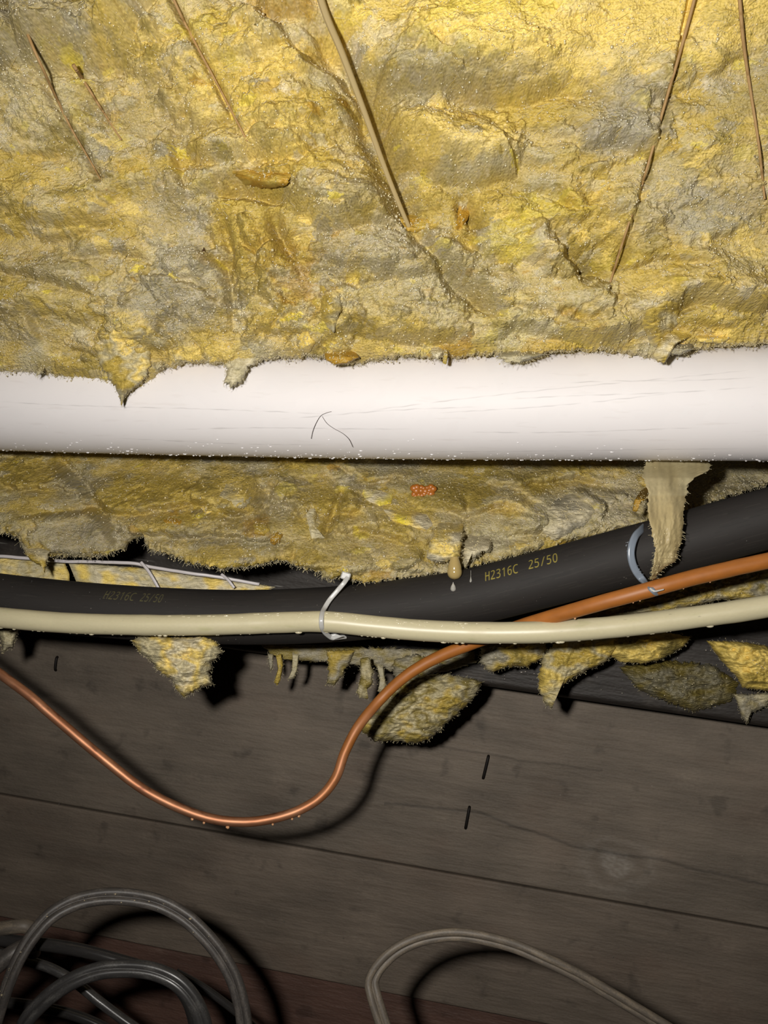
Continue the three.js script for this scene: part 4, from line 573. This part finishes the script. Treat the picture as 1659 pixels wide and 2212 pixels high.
wire('thin rusty wire slanting down the grey wool at the left picture edge', [[10, -120], [34, 0], [62, 80], [100, 165], [150, 270], [196, 350], [230, 412]], .0007, .0003, -.0001);
wire('short brown wire stub right of the left edge wire', [[158, 140], [190, 190], [228, 250], [262, 302]], .0007, .0003, -.0001);
wire('reddish wire down the bright yellow patch left of the broad strap', [[330, -110], [380, 10], [420, 90], [462, 168], [500, 240], [534, 305]], .0006, .0003, -.0001);
wire('long rusty wire slanting left down the wool in the right half', [[1530, -120], [1500, 0], [1470, 110], [1432, 240], [1396, 370], [1356, 490], [1318, 610]], .0006, .0004, 0);
wire('brown wire at the right picture edge beside the long rusty wire', [[1584, -120], [1598, 0], [1606, 90], [1622, 200], [1640, 320], [1652, 430]], .0007, .0004, 0);
wire('pale yellow straw of wool sticking out low at the right picture edge', [[1618, 590], [1640, 625], [1668, 662]], .0007, .0006, .0016, new THREE.MeshStandardMaterial({ color: new THREE.Color().setRGB(...WOOL.gold), roughness: .6 }), 'wool_straw');
wire('broad olive brown strap sagging across the hollow in the upper middle', [[660, -120], [700, 20], [745, 130], [790, 250], [830, 360], [862, 440], [884, 492]], 0, 0, 'straight', strapMat, 'plastic_strap', (t, a) => flat(lerp(.0014, .0008, t), .0004)(t, a));
{ const m = new THREE.Mesh(dropGeo(.0008, .0012), new THREE.MeshPhysicalMaterial({ color: new THREE.Color().setRGB(.06, .03, .012), roughness: .15 })); m.position.copy(at(440, 545, surf(440, 545) - .0006)); put(m, 'resin_drop', 'tiny dark brown drop on the grey wool left of centre', 'resin'); }
// ---------------------------------------------------------------- staples in the board
const stapleMat = new THREE.MeshStandardMaterial({ color: 0x17110d, roughness: .6, metalness: .4 });
for (const [label, x0, y0, x1, y1] of [['dark rusted staple in the wall board, upper of the two right of centre', 1055, 1634, 1044, 1680], ['dark rusted staple in the wall board, lower of the two right of centre', 1014, 1744, 1006, 1788], ['dark staple in the wall board below the left end of the cream cable', 124, 1420, 121, 1447]]) {
  const a = onPlane(WALL, x0, y0), b = onPlane(WALL, x1, y1), s = .0012, pts = [a.clone().addScaledVector(ez, -.004), a.clone().addScaledVector(ez, s * .5), a.clone().lerp(b, .12).addScaledVector(ez, s), a.clone().lerp(b, .88).addScaledVector(ez, s), b.clone().addScaledVector(ez, s * .5), b.clone().addScaledVector(ez, -.004)];
  put(new THREE.Mesh(sweep(pts, () => .00085, { n: 40, m: 8 }), stapleMat), 'staple', label, 'staple');
}
// ---------------------------------------------------------------- old black cables at the bottom
function cableMat(seed, base, dust, amount, rough) {
  const t = tex(1024, 128, (x, y) => { const m = 1 + .3 * fbm(x * .03 + seed, y * .08, 4), d = clamp((fbm(x * .03 + seed * 5, y * .07, 4) + .3 * noise(x * .3, y * .35)) * 1.8 + amount), sp = noise(x * .42 + seed, y * .5) > .82 && d > .3 ? 1 : 0; return [0, 1, 2].map(i => lerp(lerp(base[i] * m, dust[i] * m, d * .24), [.3, .26, .2][i], sp * .3)); });
  t.repeat.set(4, 1); return new THREE.MeshPhysicalMaterial({ map: t, roughness: rough, bumpMap: t, bumpScale: .0003, ior: 1.5 });
}
const cA = cableMat(3, [.062, .055, .05], [.30, .26, .22], .2, .45), cB = cableMat(8, [.045, .043, .042], [.24, .23, .21], 0, .3), cC = cableMat(12, [.115, .096, .076], [.42, .33, .22], .3, .55), cD = cableMat(17, [.03, .028, .027], [.10, .09, .08], -.35, .2);
const old = (label, pts, sec, mat, o = {}) => { const m = new THREE.Mesh(sweep(PX(pts), sec, { n: 220, m: 32, ...o }), mat); 
  if (o.crumbs) { const rnd = mulberry(o.crumbs), c = m.geometry.userData.curve, bs = [], v = new THREE.Vector3();
    for (let i = 0; i < 45; i++) { const p = c.getPointAt(.12 + .7 * rnd()), a = rnd() * 6.28, s = lerp(.00012, .0005, rnd() ** 3); bs.push(new THREE.Matrix4().compose(new THREE.Vector3(p.x + .0021 * Math.cos(a) * .8, p.y + .0021 * Math.sin(a) * .8, p.z + .0019), new THREE.Quaternion(), v.set(s * (1 + rnd()), s, s))); }
    stuffInstances(m, 'dirt_crumbs', new THREE.IcosahedronGeometry(1, 1), new THREE.MeshStandardMaterial({ color: new THREE.Color().setRGB(.36, .3, .2), roughness: .8 }), bs); }
  return put(m, 'old_cable', label, 'cable'); };
old('dusty flat twin cable arching highest at the lower left', [[-40, 2330, .395], [-16, 2240, .395], [0, 2180, .396], [18, 2125, .397], [40, 2072, .399], [72, 2020, .402], [110, 1978, .405], [160, 1950, .408], [220, 1937, .410], [280, 1938, .411], [340, 1950, .411], [395, 1978, .411], [440, 2018, .410], [478, 2065, .409], [505, 2115, .408], [520, 2165, .407], [528, 2215, .406], [532, 2330, .404]], twin(.00165, .0018), cA, { crumbs: 12, twist: t => -1.1 + 1.5 * t });
old('grey black cable arch inside the tall dusty arch', [[30, 2320, .402], [52, 2215, .404], [92, 2165, .406], [150, 2122, .408], [210, 2098, .410], [270, 2092, .411], [330, 2098, .411], [380, 2120, .410], [412, 2152, .409], [432, 2190, .408], [442, 2230, .407], [446, 2330, .405]], twin(.0014, .0022), cB, { twist: t => -.7 + t * .6 });
old('glossy black cable joining the inner arch from the left', [[-200, 2015, .43], [0, 2030, .424], [50, 2036, .422], [110, 2042, .419], [180, 2054, .417], [250, 2073, .416], [320, 2094, .416], [370, 2118, .417], [405, 2160, .419], [424, 2230, .42], [430, 2330, .42]], () => .0027, cD);
old('dim thin cable slanting down behind the inner arch', [[-120, 2030, .445], [0, 2058, .442], [60, 2076, .440], [110, 2092, .438], [160, 2120, .436], [210, 2160, .434], [260, 2198, .433], [310, 2235, .432], [400, 2330, .43]], () => .0022, cB);
old('short dusty cable end at the left picture edge above the others', [[-160, 2022, .428], [-60, 2012, .426], [0, 2006, .424], [30, 2002, .423], [55, 2001, .423], [70, 2008, .425], [74, 2024, .428], [72, 2060, .432]], () => .0030, cC);
old('thick dusty grey cable rising along the left picture edge', [[-120, 2180, .41], [-60, 2128, .411], [-20, 2096, .412], [10, 2072, .413], [40, 2052, .415], [70, 2040, .419]], () => .0036, cA);
old('dark thin cable at the bottom edge between both arches', [[380, 2100, .452], [440, 2134, .452], [500, 2178, .452], [560, 2230, .452], [640, 2330, .45]], () => .0018, cD);
old('dark cable crossing low behind the arches near the left corner', [[-100, 2150, .455], [0, 2164, .452], [90, 2176, .45], [180, 2200, .448], [300, 2260, .446], [420, 2330, .446]], () => .0024, cD);
old('tan dusted twin cable bending sharply at the bottom centre and running right', [[850, 2330, .388], [836, 2240, .390], [820, 2190, .392], [808, 2150, .394], [803, 2122, .396], [810, 2102, .397], [828, 2078, .398], [858, 2052, .399], [900, 2032, .400], [950, 2021, .400], [1000, 2020, .399], [1050, 2028, .398], [1110, 2044, .397], [1180, 2074, .395], [1250, 2108, .394], [1320, 2148, .393], [1390, 2190, .392], [1450, 2226, .391], [1620, 2330, .39]], twin(.0014, .0016), cC, {  twist: t => .15 + .5 * t });
// ---------------------------------------------------------------- the phone whose torch lights the place
{ const r = new THREE.Group(), body = new RoundedBoxGeometry(.075, .15, .008, 4, .0038); body.translate(-.03, -.04, .0125);
  part(r, 'body', body, new THREE.MeshStandardMaterial({ color: 0x111214, roughness: .4 }));
  const lens = new THREE.CylinderGeometry(.0042, .0042, .0016, 32); lens.rotateX(Math.PI / 2); lens.translate(FLASH.x, FLASH.y, FLASH.z + .0032);
  part(r, 'torch_lens', lens, new THREE.MeshStandardMaterial({ color: 0xffffff, emissive: 0xfff3e4, emissiveIntensity: 2 }));
  put(r, 'phone', 'dark phone held behind the view with its torch lit', 'phone'); }
renderer.render(scene, camera);
